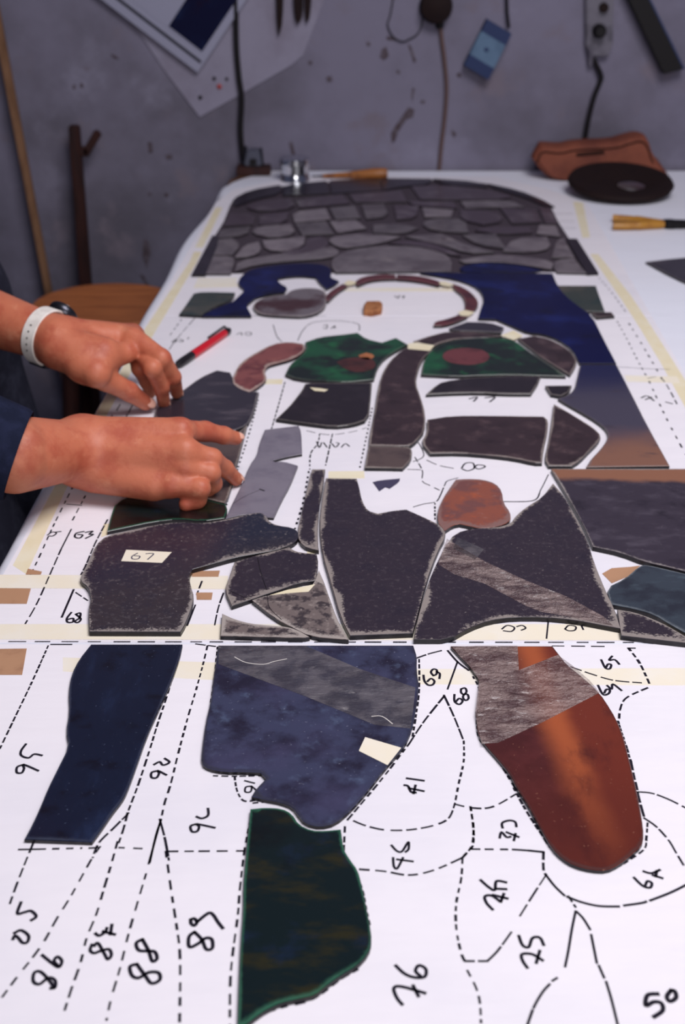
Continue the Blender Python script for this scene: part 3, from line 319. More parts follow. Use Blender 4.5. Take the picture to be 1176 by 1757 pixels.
NUMBERS = [
 ('near','95',1.9,[[(-224.7,731.1),(-228.5,728.3),(-227.4,722.2),(-223.9,721.9),(-223.4,726.9),(-224.7,731.1),(-212.8,724.1)],[(-228.3,755.1),(-230.0,747.4),(-228.7,741.6),(-222.9,738.8),(-219.8,743.1),(-213.9,741.6)]]),
 ('near','93',1.9,[[(-129.1,724.1),(-133.2,722.2),(-132.6,716.7),(-129.1,716.4),(-128.0,721.3),(-129.1,724.1),(-122.6,719.4)],[(-132.8,731.1),(-129.2,734.2),(-126.8,730.8),(-124.1,731.4),(-122.3,734.2),(-126.2,738.2)]]),
 ('near','92',1.9,[[(-96.1,667.7),(-100.0,665.7),(-98.6,660.3),(-95.2,660.6),(-94.4,665.2),(-96.1,667.7),(-83.9,664.0)],[(-97.2,675.2),(-93.4,673.4),(-89.6,676.4),(-90.3,683.6)]]),
 ('near','85',2.1,[[(-196.0,595.6),(-196.1,586.2),(-191.9,587.2),(-188.3,588.2),(-184.2,583.7),(-186.6,580.4)],[(-194.3,569.9),(-190.8,572.3),(-185.4,568.0),(-185.0,562.8),(-187.8,562.5),(-190.8,566.0),(-193.4,568.0),(-193.9,565.0)]]),
 ('near','86',2.1,[[(-174.2,552.8),(-167.2,546.7),(-162.6,543.7),(-161.8,548.2),(-165.0,551.5),(-166.3,548.2),(-163.2,544.5)],[(-162.3,528.3),(-165.9,533.4),(-172.2,540.0),(-175.8,539.3),(-174.9,532.9),(-171.0,531.0),(-167.0,535.6),(-162.9,533.8),(-161.8,528.7),(-164.3,528.0)]]),
 ('near','87',2.1,[[(-146.3,569.9),(-143.7,568.0),(-140.6,570.9),(-140.1,574.3)],[(-142.1,571.5),(-134.4,568.9)],[(-137.6,577.0),(-137.2,568.9)],[(-145.2,559.7),(-143.4,562.1),(-138.5,554.3),(-135.6,549.6),(-134.0,552.8),(-136.1,557.2),(-140.3,556.2),(-144.3,554.3),(-147.0,556.6),(-146.6,561.1)]]),
 ('near','88',2.3,[[(-117.7,565.0),(-112.9,556.2),(-109.7,548.2),(-107.2,550.1),(-109.2,555.3),(-113.6,555.9),(-118.7,556.6),(-120.9,562.1),(-117.7,565.0)],[(-118.2,545.8),(-112.4,537.4),(-107.9,531.6),(-103.6,534.1),(-104.9,539.3),(-110.6,539.6),(-115.7,535.6),(-119.8,537.4),(-121.9,543.9),(-118.2,545.8)]]),
 ('near','89',2.3,[[(-91.0,581.0),(-88.9,581.8),(-87.1,579.0),(-88.3,576.2),(-90.4,577.8),(-91.0,581.0)],[(-87.1,579.0),(-81.1,586.2),(-78.0,585.1),(-74.5,579.0),(-71.1,573.9)],[(-87.7,570.9),(-82.8,565.0),(-79.5,557.4),(-76.0,558.2),(-76.9,565.0),(-80.7,566.0),(-84.6,561.7),(-89.4,559.1),(-90.5,567.0),(-87.7,570.9)]]),
 ('near','91',1.4,[[(-67.7,713.1),(-60.7,710.4)],[(-62.7,707.2),(-66.4,706.1),(-66.4,701.0),(-63.0,701.0),(-62.3,705.0),(-62.7,707.2),(-57.6,701.0)]]),
 ('near','71',1.9,[[(44.5,715.8),(56.4,713.1)],[(42.5,708.2),(45.1,707.2),(46.9,701.0),(50.2,700.2)],[(45.4,705.0),(55.7,701.8)],[(50.3,708.2),(48.5,699.2)]]),
 ('near','72',1.7,[[(31.6,647.0),(34.9,641.6),(38.1,641.1),(41.6,648.2),(42.9,649.8),(42.5,643.4),(40.4,640.6)],[(32.3,635.3),(32.5,627.3),(34.6,625.5),(38.6,635.3)],[(34.6,633.7),(44.8,631.8)]]),
 ('near','73',1.8,[[(105.3,663.9),(105.6,668.8),(110.3,671.3),(114.2,670.0),(114.5,665.1)],[(102.3,654.1),(104.1,659.7),(106.8,654.9),(109.6,655.3)],[(107.3,659.7),(114.8,654.9)],[(113.1,658.2),(111.2,651.5)]]),
 ('near','74',2,[[(86.0,615.0),(90.7,608.4),(94.0,606.2),(95.9,613.9),(101.9,612.8)],[(94.7,607.3),(101.3,606.9)],[(91.0,589.3),(87.8,594.9),(87.3,600.4),(91.5,601.3),(96.2,596.2)],[(92.3,601.9),(101.1,598.7)],[(99.3,603.0),(96.5,595.8)]]),
 ('near','75',2,[[(104.1,568.0),(105.4,560.5),(108.8,559.1),(111.9,566.0),(116.3,566.4),(117.8,560.5)],[(106.0,543.0),(103.9,548.6),(104.2,553.4),(110.2,553.4),(115.6,548.6)],[(114.9,556.2),(111.5,546.7)]]),
 ('near','76',2.1,[[(30.5,544.9),(35.2,538.9),(40.7,536.0),(46.7,536.5),(47.7,542.1),(44.0,544.9),(41.7,540.8),(44.3,537.1)],[(33.2,516.3),(30.3,521.2),(28.9,528.0),(33.4,529.2),(46.4,524.4)],[(39.8,530.1),(42.5,522.1)]]),
 ('near','67',1.9,[[(182.1,617.2),(186.0,609.9),(190.2,608.2),(192.2,612.1),(189.9,613.9),(187.6,609.9)],[(189.2,622.8),(193.8,621.0),(199.9,624.1)],[(194.2,619.4),(199.9,616.5)],[(197.7,623.2),(195.9,617.9)]]),
 ('near','50',2.6,[[(176.7,523.9),(170.5,523.0),(168.0,515.6),(172.9,518.2),(176.9,517.3),(176.5,512.1),(170.6,507.7)],[(184.5,526.5),(181.1,522.1),(182.0,518.6),(186.0,521.2),(186.4,525.7),(184.5,526.5)]]),
 ('near','69',1.9,[[(63.5,844.3),(63.8,836.0),(66.5,830.5),(70.0,831.2),(71.5,836.0),(69.0,839.5),(66.0,835.3)],[(71.2,843.6),(69.6,848.5),(71.8,852.8),(74.4,851.3),(73.7,845.7),(71.2,843.6)],[(73.9,849.2),(76.4,846.4),(75.6,839.5)]]),
 ('near','68',1.8,[[(85.7,817.8),(85.1,808.5),(88.4,804.6),(91.2,809.2),(89.0,812.5),(86.2,808.5)],[(91.4,825.1),(94.5,826.5),(95.3,821.8),(93.0,817.8),(91.0,820.4),(91.4,825.1)],[(93.0,817.8),(95.7,817.8),(96.0,812.5),(93.5,809.8),(91.9,813.8),(93.0,817.8)]]),
 ('near','65',1.9,[[(206.8,866.4),(208.0,854.5),(211.3,853.5),(213.4,859.2),(211.0,859.9),(208.8,855.6)],[(216.6,871.8),(213.0,865.7),(217.7,866.4),(220.0,859.9)]]),
 ('near','64',1.9,[[(197.8,830.2),(199.4,817.8),(204.0,819.1),(205.7,824.1),(203.1,824.4),(200.7,819.7)],[(204.8,829.9),(207.4,825.1),(209.6,831.9),(214.6,823.1)]]),
 ('mid','62',1.6,[[(-280.6,1083.6),(-277.6,1089.8),(-273.0,1087.9),(-275.1,1081.8),(-278.8,1081.8)],[(-274.8,1089.8),(-269.3,1091.1)]]),
 ('mid','63',2,[[(-247.2,1091.1),(-253.7,1087.9),(-253.9,1079.9),(-248.9,1077.5),(-247.2,1083.6),(-252.0,1084.9)],[(-245.4,1089.2),(-239.0,1091.7),(-241.3,1085.5),(-237.3,1084.9),(-243.2,1076.9)]]),
 ('mid','68',2,[[(-230.7,940.2),(-232.6,930.4),(-230.7,924.1),(-226.5,924.6),(-227.4,930.4),(-231.1,928.9)],[(-226.4,937.2),(-223.0,939.2),(-222.0,931.4),(-225.0,925.6),(-222.1,923.6),(-220.7,929.4),(-226.4,937.2)]]),
 ('mid','83',1.6,[[(132.6,913.2),(137.8,918.9),(143.3,915.5),(140.1,909.4),(133.6,910.4)],[(145.5,917.0),(150.2,918.9),(152.6,914.6),(148.5,911.3)]]),
 ('mid','81',1.6,[[(185.1,913.2),(189.2,918.9),(194.6,917.0),(192.9,911.3),(187.8,910.4),(185.1,913.2)],[(199.7,917.9),(200.2,912.2)]]),
 ('mid','80',1.8,[[(126.2,1237.9),(131.3,1250.7),(139.3,1251.4),(139.3,1237.9),(132.0,1231.5),(126.9,1236.0)],[(139.8,1239.8),(143.6,1246.4),(149.8,1245.6),(151.3,1241.4),(144.2,1236.0),(140.6,1239.8)]]),
 ('mid','77',2.4,[[(152.3,1440.3),(162.2,1446.0),(156.8,1432.2)],[(171.5,1443.5),(183.6,1446.0),(176.0,1430.6)]]),
 ('mid','72',2.2,[[(359.5,1443.5),(368.0,1450.1),(372.7,1433.8)],[(363.3,1437.8),(372.4,1446.0)],[(385.9,1429.8),(392.5,1424.2)]]),
 ('mid','60',1.6,[[(-230.1,1651.3),(-225.5,1663.8),(-225.1,1651.3),(-229.7,1651.3)],[(-221.5,1663.8),(-215.7,1657.5),(-217.1,1651.3),(-221.6,1655.6)],[(-210.4,1663.8),(-209.1,1670.1)]]),
 ('mid','55',1.5,[[(-145.2,1682.8),(-139.7,1691.1),(-137.9,1679.6)],[(-134.3,1686.0),(-130.6,1692.4),(-125.3,1689.2),(-126.7,1679.6),(-132.9,1680.9)]]),
 ('mid','62',1.5,[[(-26.6,1722.0),(-21.5,1725.3),(-22.3,1708.7),(-26.9,1712.0)],[(-16.1,1708.7),(-10.0,1722.0),(-12.0,1712.0),(-8.3,1712.0)]]),
 ('mid','64',1.6,[[(-28.6,1309.6),(-25.5,1293.0),(-23.1,1306.8)],[(-20.9,1306.8),(-17.0,1294.0)]]),
 ('mid','65',1.6,[[(-11.5,1304.0),(-7.7,1294.0),(-4.0,1304.0),(-6.7,1306.8)],[(-1.2,1294.0),(3.2,1304.0),(7.6,1296.2)]]),
 ('far','57',1.8,[[(78.3,1864.7),(82.8,1853.3),(85.1,1867.0)],[(88.2,1860.9),(92.8,1864.7),(90.0,1851.8)]]),
]
GAP_SHADE = [(-234.0,1984.4),(-227.5,2089.2),(-223.9,2220.5),(-216.8,2331.2),(-215.0,2471.7),(-181.9,2584.8),(-127.9,2628.2),(-69.3,2656.1),(14.5,2684.5),(111.5,2696.0),(208.0,2690.2),(289.8,2661.7),(343.1,2606.4),(384.4,2522.0),(397.4,2447.2),(393.2,2331.2),(394.0,2164.7),(386.8,1994.4)]
SMUDGE = [(31.1,1202.9),(38.1,1207.3),(59.9,1212.1),(58.7,1202.9),(48.2,1186.7),(43.8,1190.2),(37.4,1180.6)]
PRINT = [(-0.3001,1.0516),(-0.4795,1.1865),(-0.3331,1.2943),(-0.2115,1.2029)]
POSTER = [(-0.3016,0.9601),(-0.3709,1.0551),(-0.4436,1.1684),(-0.396,1.2561),(-0.0331,1.2016),(-0.082,1.0838),(-0.1065,1.0643),(-0.2051,1.0109)]
CABLE_BLACK = [(-0.2156,1.235),(-0.217,1.166),(-0.2181,1.1021),(-0.2154,1.0448),(-0.2109,0.9983),(-0.2155,0.939),(-0.2135,0.8884),(-0.2094,0.864)]
CABLE_BROWN = [(0.2001,1.1467),(0.2048,1.1129),(0.2108,1.0788),(0.2177,1.0211),(0.2162,0.9622),(0.2108,0.9022),(0.2078,0.8459)]
WIRE = [(0.1064,1.2133),(0.0982,1.1641),(0.0925,1.1427),(0.105,1.1198),(0.1235,1.1111),(0.1387,1.1163),(0.1537,1.1255),(0.1624,1.1427),(0.1646,1.174)]
JUNCTION = (0.1901,1.1744)
PACKET = [(0.2933,1.1549),(0.3446,1.1271),(0.3026,1.0396),(0.2508,1.0683)]
PACKET_CORD = [(0.3293,1.235),(0.3355,1.166),(0.3407,1.1381)]
SOCKET = [(0.4908,1.2145),(0.5469,1.2145),(0.5549,1.104),(0.5472,1.0837),(0.5162,1.0837),(0.5005,1.0995)]
SOCKET_CABLE = [(0.5285,1.0831),(0.5366,1.0464),(0.5346,1.0279),(0.5269,1.0046),(0.5202,0.9693),(0.5166,0.9395),(0.5147,0.9035),(0.5182,0.8609)]
BAR = [(0.5632,1.2145),(0.6076,1.2145),(0.7053,1.0609),(0.6633,1.0495)]
TOOLS = [[(-0.1346,1.2247),(-0.1182,1.2247),(-0.1222,1.1478),(-0.1298,1.1232),(-0.134,1.1478)],[(-0.0995,1.2247),(-0.0796,1.2247),(-0.0805,1.1589),(-0.0902,1.1456),(-0.0983,1.1589)],[(-0.0773,1.2247),(-0.0609,1.2247),(-0.0651,1.1633),(-0.0712,1.1478),(-0.0769,1.1611)]]
POST = [(-0.5702,0.9513),(-0.5484,0.9513),(-0.5526,0.6091),(-0.5769,0.6091)]
BRANCH = [(-0.5486,0.8955),(-0.5345,0.8883),(-0.5026,0.9336),(-0.5164,0.9431)]
BATTEN = [(-0.7108,1.1928),(-0.694,1.1961),(-0.6457,0.6033),(-0.6612,0.6033)]
STAINS = [[(0.139,0.9804),(0.1517,0.9744),(0.1489,0.9592),(0.1364,0.9562),(0.1272,0.944),(0.1181,0.9286),(0.1121,0.9101),(0.1058,0.9071),(0.1023,0.9256),(0.1115,0.9409),(0.1268,0.9623)],[(0.1464,1.0201),(0.1513,1.0177),(0.1471,0.9907),(0.1443,1.0025)],[(0.1347,1.1065),(0.142,1.1008),(0.1536,1.0722),(0.1476,1.0688)],[(0.0493,1.1099),(0.0565,1.1099),(0.0577,1.1031),(0.0505,1.1019)],[(0.1116,1.0549),(0.1188,1.0549),(0.1202,1.0468),(0.1129,1.048)],[(0.2379,1.048),(0.2452,1.0491),(0.2479,1.041),(0.2407,1.0399)],[(-0.034,1.041),(-0.0231,1.0433),(-0.0207,1.0329),(-0.0317,1.0306)],[(-0.3792,0.8814),(-0.3666,0.8838),(-0.3647,0.874),(-0.3773,0.8716)],[(-0.4148,0.9094),(-0.4063,0.9069),(-0.4064,0.8862),(-0.4151,0.8862)],[(-0.4393,0.6975),(-0.429,0.6975),(-0.4243,0.6715),(-0.4358,0.6346),(-0.4431,0.661)],[(-0.4207,0.8021),(-0.4146,0.7996),(-0.4174,0.7945),(-0.4223,0.7971)],[(-0.3854,0.8008),(-0.3767,0.7996),(-0.3796,0.792),(-0.3871,0.7945)],[(-0.5641,1.0259),(-0.5569,1.0247),(-0.5602,1.0154),(-0.566,1.0189)],[(-0.5493,1.0282),(-0.5432,1.0282),(-0.5427,1.0201),(-0.5488,1.0201)],[(-0.48,1.0871),(-0.4683,1.0825),(-0.464,1.0756),(-0.4759,1.0791)],[(0.0807,1.0951),(0.0903,1.1008),(0.0965,1.0837),(0.087,1.0745),(0.0773,1.0802)],[(0.0911,1.1212),(0.1128,1.1167),(0.1105,1.1121),(0.0912,1.1144)],[(0.1653,0.9942),(0.1739,0.9942),(0.1729,0.9871),(0.1643,0.9883)],[(-0.1143,0.9069),(-0.1068,0.9094),(-0.1022,0.8862),(-0.0974,0.8765),(-0.1073,0.8789)],[(-0.0701,1.0734),(-0.0629,1.0722),(-0.0642,1.0642),(-0.0714,1.0665)],[(0.2325,0.9347),(0.2428,0.9251),(0.2381,0.9178),(0.2316,0.9251)],[(-0.345,0.6346),(-0.3374,0.632),(-0.3414,0.6054),(-0.3491,0.6081)],[(-0.4523,0.6214),(-0.4447,0.6187),(-0.4263,0.5813),(-0.432,0.5746)]]
PEN = ((-0.2105,1.5447,0.856),(-0.1551,1.6883,0.856))
TIN = (-0.098,2.6552,0.85)
ADAPTER = (-0.1875,2.73,0.85)
TOOL_TIP = (-0.0474,2.7066,0.856)
TOOL_END = (0.0933,2.7007,0.862)
RING = (0.5487,2.5576,0.85)
PLIERS = [(0.492,2.3286,0.858),(0.4804,2.2673,0.858),(0.5733,2.2845,0.858)]
BAG = [(0.3946,0.8929),(0.3985,0.9018),(0.4093,0.9194),(0.447,0.9165),(0.4794,0.9238),(0.563,0.9267),(0.5862,0.934),(0.6154,0.9413),(0.6284,0.9311),(0.639,0.9018),(0.6542,0.887),(0.6753,0.8602),(0.6821,0.8271),(0.4689,0.8271),(0.4533,0.8332),(0.4272,0.8572),(0.411,0.8721)]
BAG_SLOT = [(0.4809,0.9053),(0.5375,0.9106),(0.5396,0.9041),(0.4814,0.8988)]
NUGGET = [(30.1,1792.6),(34.0,1810.7),(54.7,1812.8),(58.7,1803.4),(55.7,1772.7),(41.7,1762.9),(30.5,1767.1)]
HAND_R = {'palm': [((-0.2614,1.1726,0.886,0.023),(-0.1705,1.1403,0.876,0.012)),((-0.2614,1.1726,0.886,0.023),(-0.1545,1.148,0.892,0.0125)),((-0.2596,1.1697,0.9,0.024),(-0.1541,1.1528,0.908,0.013)),((-0.2606,1.1814,0.912,0.02),(-0.1605,1.1743,0.92,0.0135)),((-0.261,1.18,0.905,0.024),(-0.2075,1.1663,0.892,0.02)),((-0.245,1.1603,0.882,0.02),(-0.1869,1.1419,0.874,0.013)),((-0.2578,1.195,0.905,0.02),(-0.2116,1.1959,0.895,0.018)),((-0.2319,1.2145,0.9,0.015),(-0.1751,1.1889,0.898,0.012))],'arm': [((-0.2604,1.174,0.9,0.028),(-0.3086,1.1055,0.925,0.037))],'fingers': [[(-0.161,1.1776,0.918,0.0125),(-0.1396,1.2031,0.908,0.01),(-0.1221,1.2162,0.898,0.0088),(-0.1107,1.2274,0.89,0.0073)],[(-0.1554,1.1542,0.908,0.012),(-0.1292,1.1615,0.896,0.01),(-0.1188,1.1798,0.877,0.0086),(-0.1093,1.1935,0.859,0.0072)],[(-0.1558,1.1494,0.892,0.012),(-0.1303,1.1501,0.886,0.01),(-0.1292,1.1608,0.869,0.0086),(-0.1354,1.1659,0.8595,0.0075)],[(-0.1656,1.1388,0.878,0.011),(-0.1391,1.135,0.876,0.0095),(-0.1428,1.137,0.863,0.0085),(-0.1535,1.1337,0.8595,0.0076)],[(-0.2388,1.2192,0.898,0.014),(-0.2077,1.2478,0.884,0.0115),(-0.1866,1.2793,0.868,0.0095),(-0.1717,1.2884,0.86,0.008)]]}
HAND_L = {'palm': [((-0.3262,1.4003,0.938,0.024),(-0.2462,1.4329,0.932,0.013)),((-0.3262,1.4003,0.938,0.024),(-0.2493,1.4514,0.928,0.013)),((-0.3301,1.4157,0.93,0.024),(-0.2548,1.4754,0.92,0.0125)),((-0.332,1.4233,0.926,0.022),(-0.2636,1.4935,0.914,0.012)),((-0.3198,1.3896,0.934,0.024),(-0.2718,1.3769,0.928,0.022)),((-0.3192,1.3853,0.932,0.022),(-0.2752,1.3525,0.916,0.017)),((-0.2884,1.3742,0.922,0.02),(-0.2491,1.3983,0.924,0.013))],'arm': [((-0.3276,1.4063,0.936,0.0265),(-0.535,1.52,0.965,0.044))],'fingers': [[(-0.2429,1.4206,0.934,0.013),(-0.2077,1.3954,0.918,0.011),(-0.1977,1.4099,0.89,0.009300000000000001),(-0.1976,1.4313,0.863,0.0078)],[(-0.2463,1.4487,0.926,0.0125),(-0.2168,1.3844,0.91,0.01),(-0.2103,1.3986,0.882,0.009),(-0.2104,1.4093,0.859,0.0075)],[(-0.2531,1.4727,0.918,0.012),(-0.2369,1.4176,0.898,0.0095),(-0.2322,1.432,0.876,0.0083),(-0.2298,1.4372,0.86,0.007)],[(-0.2629,1.4966,0.91,0.011),(-0.2337,1.4825,0.894,0.0085),(-0.2203,1.4896,0.872,0.0075),(-0.2157,1.4864,0.8595,0.0065)],[(-0.2931,1.3622,0.918,0.016),(-0.2682,1.3698,0.902,0.013),(-0.2453,1.3835,0.882,0.011),(-0.2293,1.3946,0.864,0.009)]]}

# ------------------------------------------------------------------ helpers
def lin(r, g, b):
    f = lambda v: (v/255)/12.92 if v/255 <= 0.04045 else ((v/255+0.055)/1.055)**2.4
    return (f(r), f(g), f(b), 1)

MATS = {}
def M(name, base, rough=0.5, spec=0.5, metal=0.0, layers=(), bump=None, alpha=1.0, coat=0.0, sss=0.0, transmission=0.0, vary=None):
    """Procedural material. layers: ('noise', colour, scale, lo, hi[, stretch]) / ('grad', colour, (dx,dy,dz), lo, hi, wobble) / ('rim', colour, width_mm, wobble)"""
    m = bpy.data.materials.new(name); m.use_nodes = True
    nt = m.node_tree; N = nt.nodes; L = nt.links
    p = N['Principled BSDF']
    p.inputs['Roughness'].default_value = rough
    p.inputs['Specular IOR Level'].default_value = spec
    p.inputs['Metallic'].default_value = metal
    p.inputs['Alpha'].default_value = alpha
    p.inputs['Coat Weight'].default_value = coat
    p.inputs['Transmission Weight'].default_value = transmission
    if sss:
        p.inputs['Subsurface Weight'].default_value = sss
        p.inputs['Subsurface Radius'].default_value = (0.012, 0.004, 0.002)
        p.inputs['Subsurface Scale'].default_value = 0.6
    tc = N.new('ShaderNodeTexCoord')
    info = N.new('ShaderNodeObjectInfo')
    off = N.new('ShaderNodeVectorMath'); off.operation = 'SCALE'; off.inputs[0].default_value = (3.1, 5.7, 1.3)
    L.new(info.outputs['Random'], off.inputs['Scale'])
    add = N.new('ShaderNodeVectorMath'); add.operation = 'ADD'
    L.new(tc.outputs['Object'], add.inputs[0]); L.new(off.outputs[0], add.inputs[1])
    def noise(scale, detail=6, stretch=None, rough=0.6):
        n = N.new('ShaderNodeTexNoise'); n.inputs['Scale'].default_value = scale
        n.inputs['Detail'].default_value = detail; n.inputs['Roughness'].default_value = rough
        if stretch:
            mp = N.new('ShaderNodeMapping'); mp.inputs['Scale'].default_value = stretch[:3]
            if len(stretch) > 3: mp.inputs['Rotation'].default_value = (0, 0, stretch[3])
            L.new(add.outputs[0], mp.inputs[0]); L.new(mp.outputs[0], n.inputs['Vector'])
        else:
            L.new(add.outputs[0], n.inputs['Vector'])
        return n.outputs['Fac']
    def ramp(val, lo, hi):
        r = N.new('ShaderNodeMapRange'); r.interpolation_type = 'SMOOTHSTEP'
        r.inputs['From Min'].default_value = lo; r.inputs['From Max'].default_value = hi
        L.new(val, r.inputs['Value']); return r.outputs['Result']
    def math_(op, a, b):
        n = N.new('ShaderNodeMath'); n.operation = op
        for i, v in enumerate((a, b)):
            if isinstance(v, (int, float)): n.inputs[i].default_value = v
            else: L.new(v, n.inputs[i])
        return n.outputs[0]
    cur = None
    rough_link = None
    for ly in layers:
        if ly[0] == 'noise':
            fac = ramp(noise(ly[2], stretch=ly[5] if len(ly) > 5 else None), ly[3], ly[4])
        elif ly[0] == 'grad':
            d = N.new('ShaderNodeVectorMath'); d.operation = 'DOT_PRODUCT'; d.inputs[1].default_value = ly[2]
            L.new(tc.outputs['Object'], d.inputs[0])
            v = math_('ADD', d.outputs['Value'], math_('MULTIPLY', math_('SUBTRACT', noise(14), 0.5), ly[5]))
            fac = ramp(v, ly[3], ly[4])
        else:
            a = N.new('ShaderNodeAttribute'); a.attribute_name = 'rim'
            v = math_('ADD', a.outputs['Fac'], math_('MULTIPLY', math_('SUBTRACT', noise(420, 5), 0.5), ly[3]))
            v = math_('ADD', v, math_('MULTIPLY', math_('SUBTRACT', noise(16, 3), 0.5), ly[3]*1.8))
            fac = ramp(math_('SUBTRACT', ly[2], v), -1.2, 1.4)
            rough_link = fac
        mix = N.new('ShaderNodeMix'); mix.data_type = 'RGBA'
        L.new(fac, mix.inputs[0])
        if cur is None: mix.inputs[6].default_value = base
        else: L.new(cur, mix.inputs[6])
        mix.inputs[7].default_value = ly[1]
        cur = mix.outputs[2]
    if vary:
        mr = N.new('ShaderNodeMapRange'); mr.inputs['To Min'].default_value = vary[0]; mr.inputs['To Max'].default_value = vary[1]
        L.new(info.outputs['Random'], mr.inputs['Value'])
        sc = N.new('ShaderNodeVectorMath'); sc.operation = 'SCALE'
        L.new(cur, sc.inputs[0]); L.new(mr.outputs[0], sc.inputs['Scale']); cur = sc.outputs[0]
    if cur is None: p.inputs['Base Color'].default_value = base
    else: L.new(cur, p.inputs['Base Color'])
    if rough_link is not None:
        r = N.new('ShaderNodeMapRange'); r.inputs['To Min'].default_value = rough; r.inputs['To Max'].default_value = 0.75
        L.new(rough_link, r.inputs['Value']); L.new(r.outputs[0], p.inputs['Roughness'])
    if bump:
        b = N.new('ShaderNodeBump'); b.inputs['Strength'].default_value = bump[1]
        b.inputs['Distance'].default_value = bump[2] if len(bump) > 2 else 0.001
        L.new(noise(bump[0], 4, bump[3] if len(bump) > 3 else None), b.inputs['Height']); L.new(b.outputs[0], p.inputs['Normal'])
    MATS[name] = m
    return m

def obj(name, verts, faces, mat, parent=None, smooth=False):
    me = bpy.data.meshes.new(name)
    me.from_pydata([tuple(v) for v in verts], [], [tuple(f) for f in faces])
    me.update()
    bm = bmesh.new(); bm.from_mesh(me); bmesh.ops.recalc_face_normals(bm, faces=bm.faces[:]); bm.to_mesh(me); bm.free()
    if smooth: me.polygons.foreach_set('use_smooth', [True]*len(me.polygons))
    me.materials.append(MATS[mat])
    o = bpy.data.objects.new(name, me); COL.objects.link(o)
    if parent is not None: o.parent = parent
    return o

def tag(o, label=None, cat=None, group=None, kind=None):
    if label: o['label'] = label
    if cat: o['category'] = cat
    if group: o['group'] = group
    if kind: o['kind'] = kind
    return o

def empty(name, loc):
    o = bpy.data.objects.new(name, None); COL.objects.link(o); o.location = loc; o.empty_display_size = 0.02
    return o

def put(o, parent):
    """parent keeping world placement (parents are only ever translated)"""
    o.parent = parent; o.location = Vector(o.location) - parent.location
    return o

class MB:
    """collects shapes for one mesh"""
    def __init__(s): s.v = []; s.f = []
    def add(s, vs, fs):
        n = len(s.v); s.v += [Vector(v) for v in vs]; s.f += [tuple(i+n for i in f) for f in fs]; return s
    def box(s, c, d, rot=None):
        R = rot or Matrix.Identity(3); c = Vector(c)
        q = [c + R @ Vector((x*d[0]/2, y*d[1]/2, z*d[2]/2)) for x in (-1, 1) for y in (-1, 1) for z in (-1, 1)]
        return s.add(q, [(0,1,3,2),(4,6,7,5),(0,4,5,1),(2,3,7,6),(0,2,6,4),(1,5,7,3)])
    def prism(s, outline, off):
        n = len(outline); off = Vector(off); a = [Vector(p) for p in outline]
        return s.add(a+[p+off for p in a], [tuple(range(n)), tuple(range(2*n-1, n-1, -1))]+[(i,(i+1)%n,n+(i+1)%n,n+i) for i in range(n)])
    def tube(s, pts, rad, n=8, cap=True):
        pts = [Vector(p) for p in pts]
        rs = rad if isinstance(rad, (list, tuple)) else [rad]*len(pts)
        rings = []; up = None
        for i, p in enumerate(pts):
            t = (pts[min(i+1, len(pts)-1)] - pts[max(i-1, 0)]).normalized()
            if up is None: up = t.orthogonal().normalized()
            up = (up - t*up.dot(t)).normalized(); w = t.cross(up)
            rings.append([p + (up*math.cos(2*math.pi*k/n) + w*math.sin(2*math.pi*k/n))*rs[i] for k in range(n)])
        vs = [v for r in rings for v in r]; fs = []
        for i in range(len(pts)-1):
            for k in range(n): fs.append((i*n+k, i*n+(k+1)%n, (i+1)*n+(k+1)%n, (i+1)*n+k))
        if cap: fs += [tuple(range(n-1, -1, -1)), tuple(range((len(pts)-1)*n, len(pts)*n))]
        return s.add(vs, fs)
    def lathe(s, prof, c, axis=(0,0,1), n=32, closed=False, squash=1.0):
        ax = Vector(axis).normalized(); u = ax.orthogonal().normalized(); w = ax.cross(u); c = Vector(c)
        vs = [c + ax*h + (u*math.cos(2*math.pi*k/n)+w*squash*math.sin(2*math.pi*k/n))*r for r, h in prof for k in range(n)]
        m = len(prof); fs = []
        for i in range(m if closed else m-1):
            j = (i+1) % m
            for k in range(n): fs.append((i*n+k, i*n+(k+1)%n, j*n+(k+1)%n, j*n+k))
        if not closed: fs += [tuple(range(n-1, -1, -1)), tuple(range((m-1)*n, m*n))]
        return s.add(vs, fs)
    def ball(s, c, r, n=16, m=10, rot=None):
        c = Vector(c); r = Vector(r if isinstance(r, (tuple, list)) else (r, r, r)); R = rot or Matrix.Identity(3)
        vs = []
        for i in range(m+1):
            a = math.pi*(0.001 + 0.998*i/m)
            for k in range(n):
                b = 2*math.pi*k/n
                vs.append(c + R @ Vector((r.x*math.sin(a)*math.cos(b), r.y*math.sin(a)*math.sin(b), r.z*math.cos(a))))
        fs = [(i*n+k, i*n+(k+1)%n, (i+1)*n+(k+1)%n, (i+1)*n+k) for i in range(m) for k in range(n)]
        return s.add(vs, fs+[tuple(range(n)), tuple(range(m*n+n-1, m*n-1, -1))])
    def build(s, name, mat, parent=None, smooth=False, origin=None, bevel=0):
        o = obj(name, s.v, s.f, mat, None, smooth)
        if bevel:
            bm = bmesh.new(); bm.from_mesh(o.data)
            bmesh.ops.bevel(bm, geom=bm.edges[:], offset=bevel, segments=2, affect='EDGES', clamp_overlap=True)
            bm.to_mesh(o.data); bm.free()
        if origin is not None:
            o.data.transform(Matrix.Translation(-Vector(origin))); o.location = origin
        if parent is not None: put(o, parent)
        if smooth: o.data.set_sharp_from_angle(angle=math.radians(40))
        return o

def spline(pts, k=6):
    P = [Vector(p) for p in pts]
    if len(P) < 3: return P
    out = []
    for i in range(len(P)-1):
        a, b, c, d = P[max(i-1,0)], P[i], P[i+1], P[min(i+2,len(P)-1)]
        for j in range(k):
            t = j/k
            out.append(0.5*((2*b)+(c-a)*t+(2*a-5*b+4*c-d)*t*t+(3*b-a-3*c+d)*t**3))
    out.append(P[-1]); return out

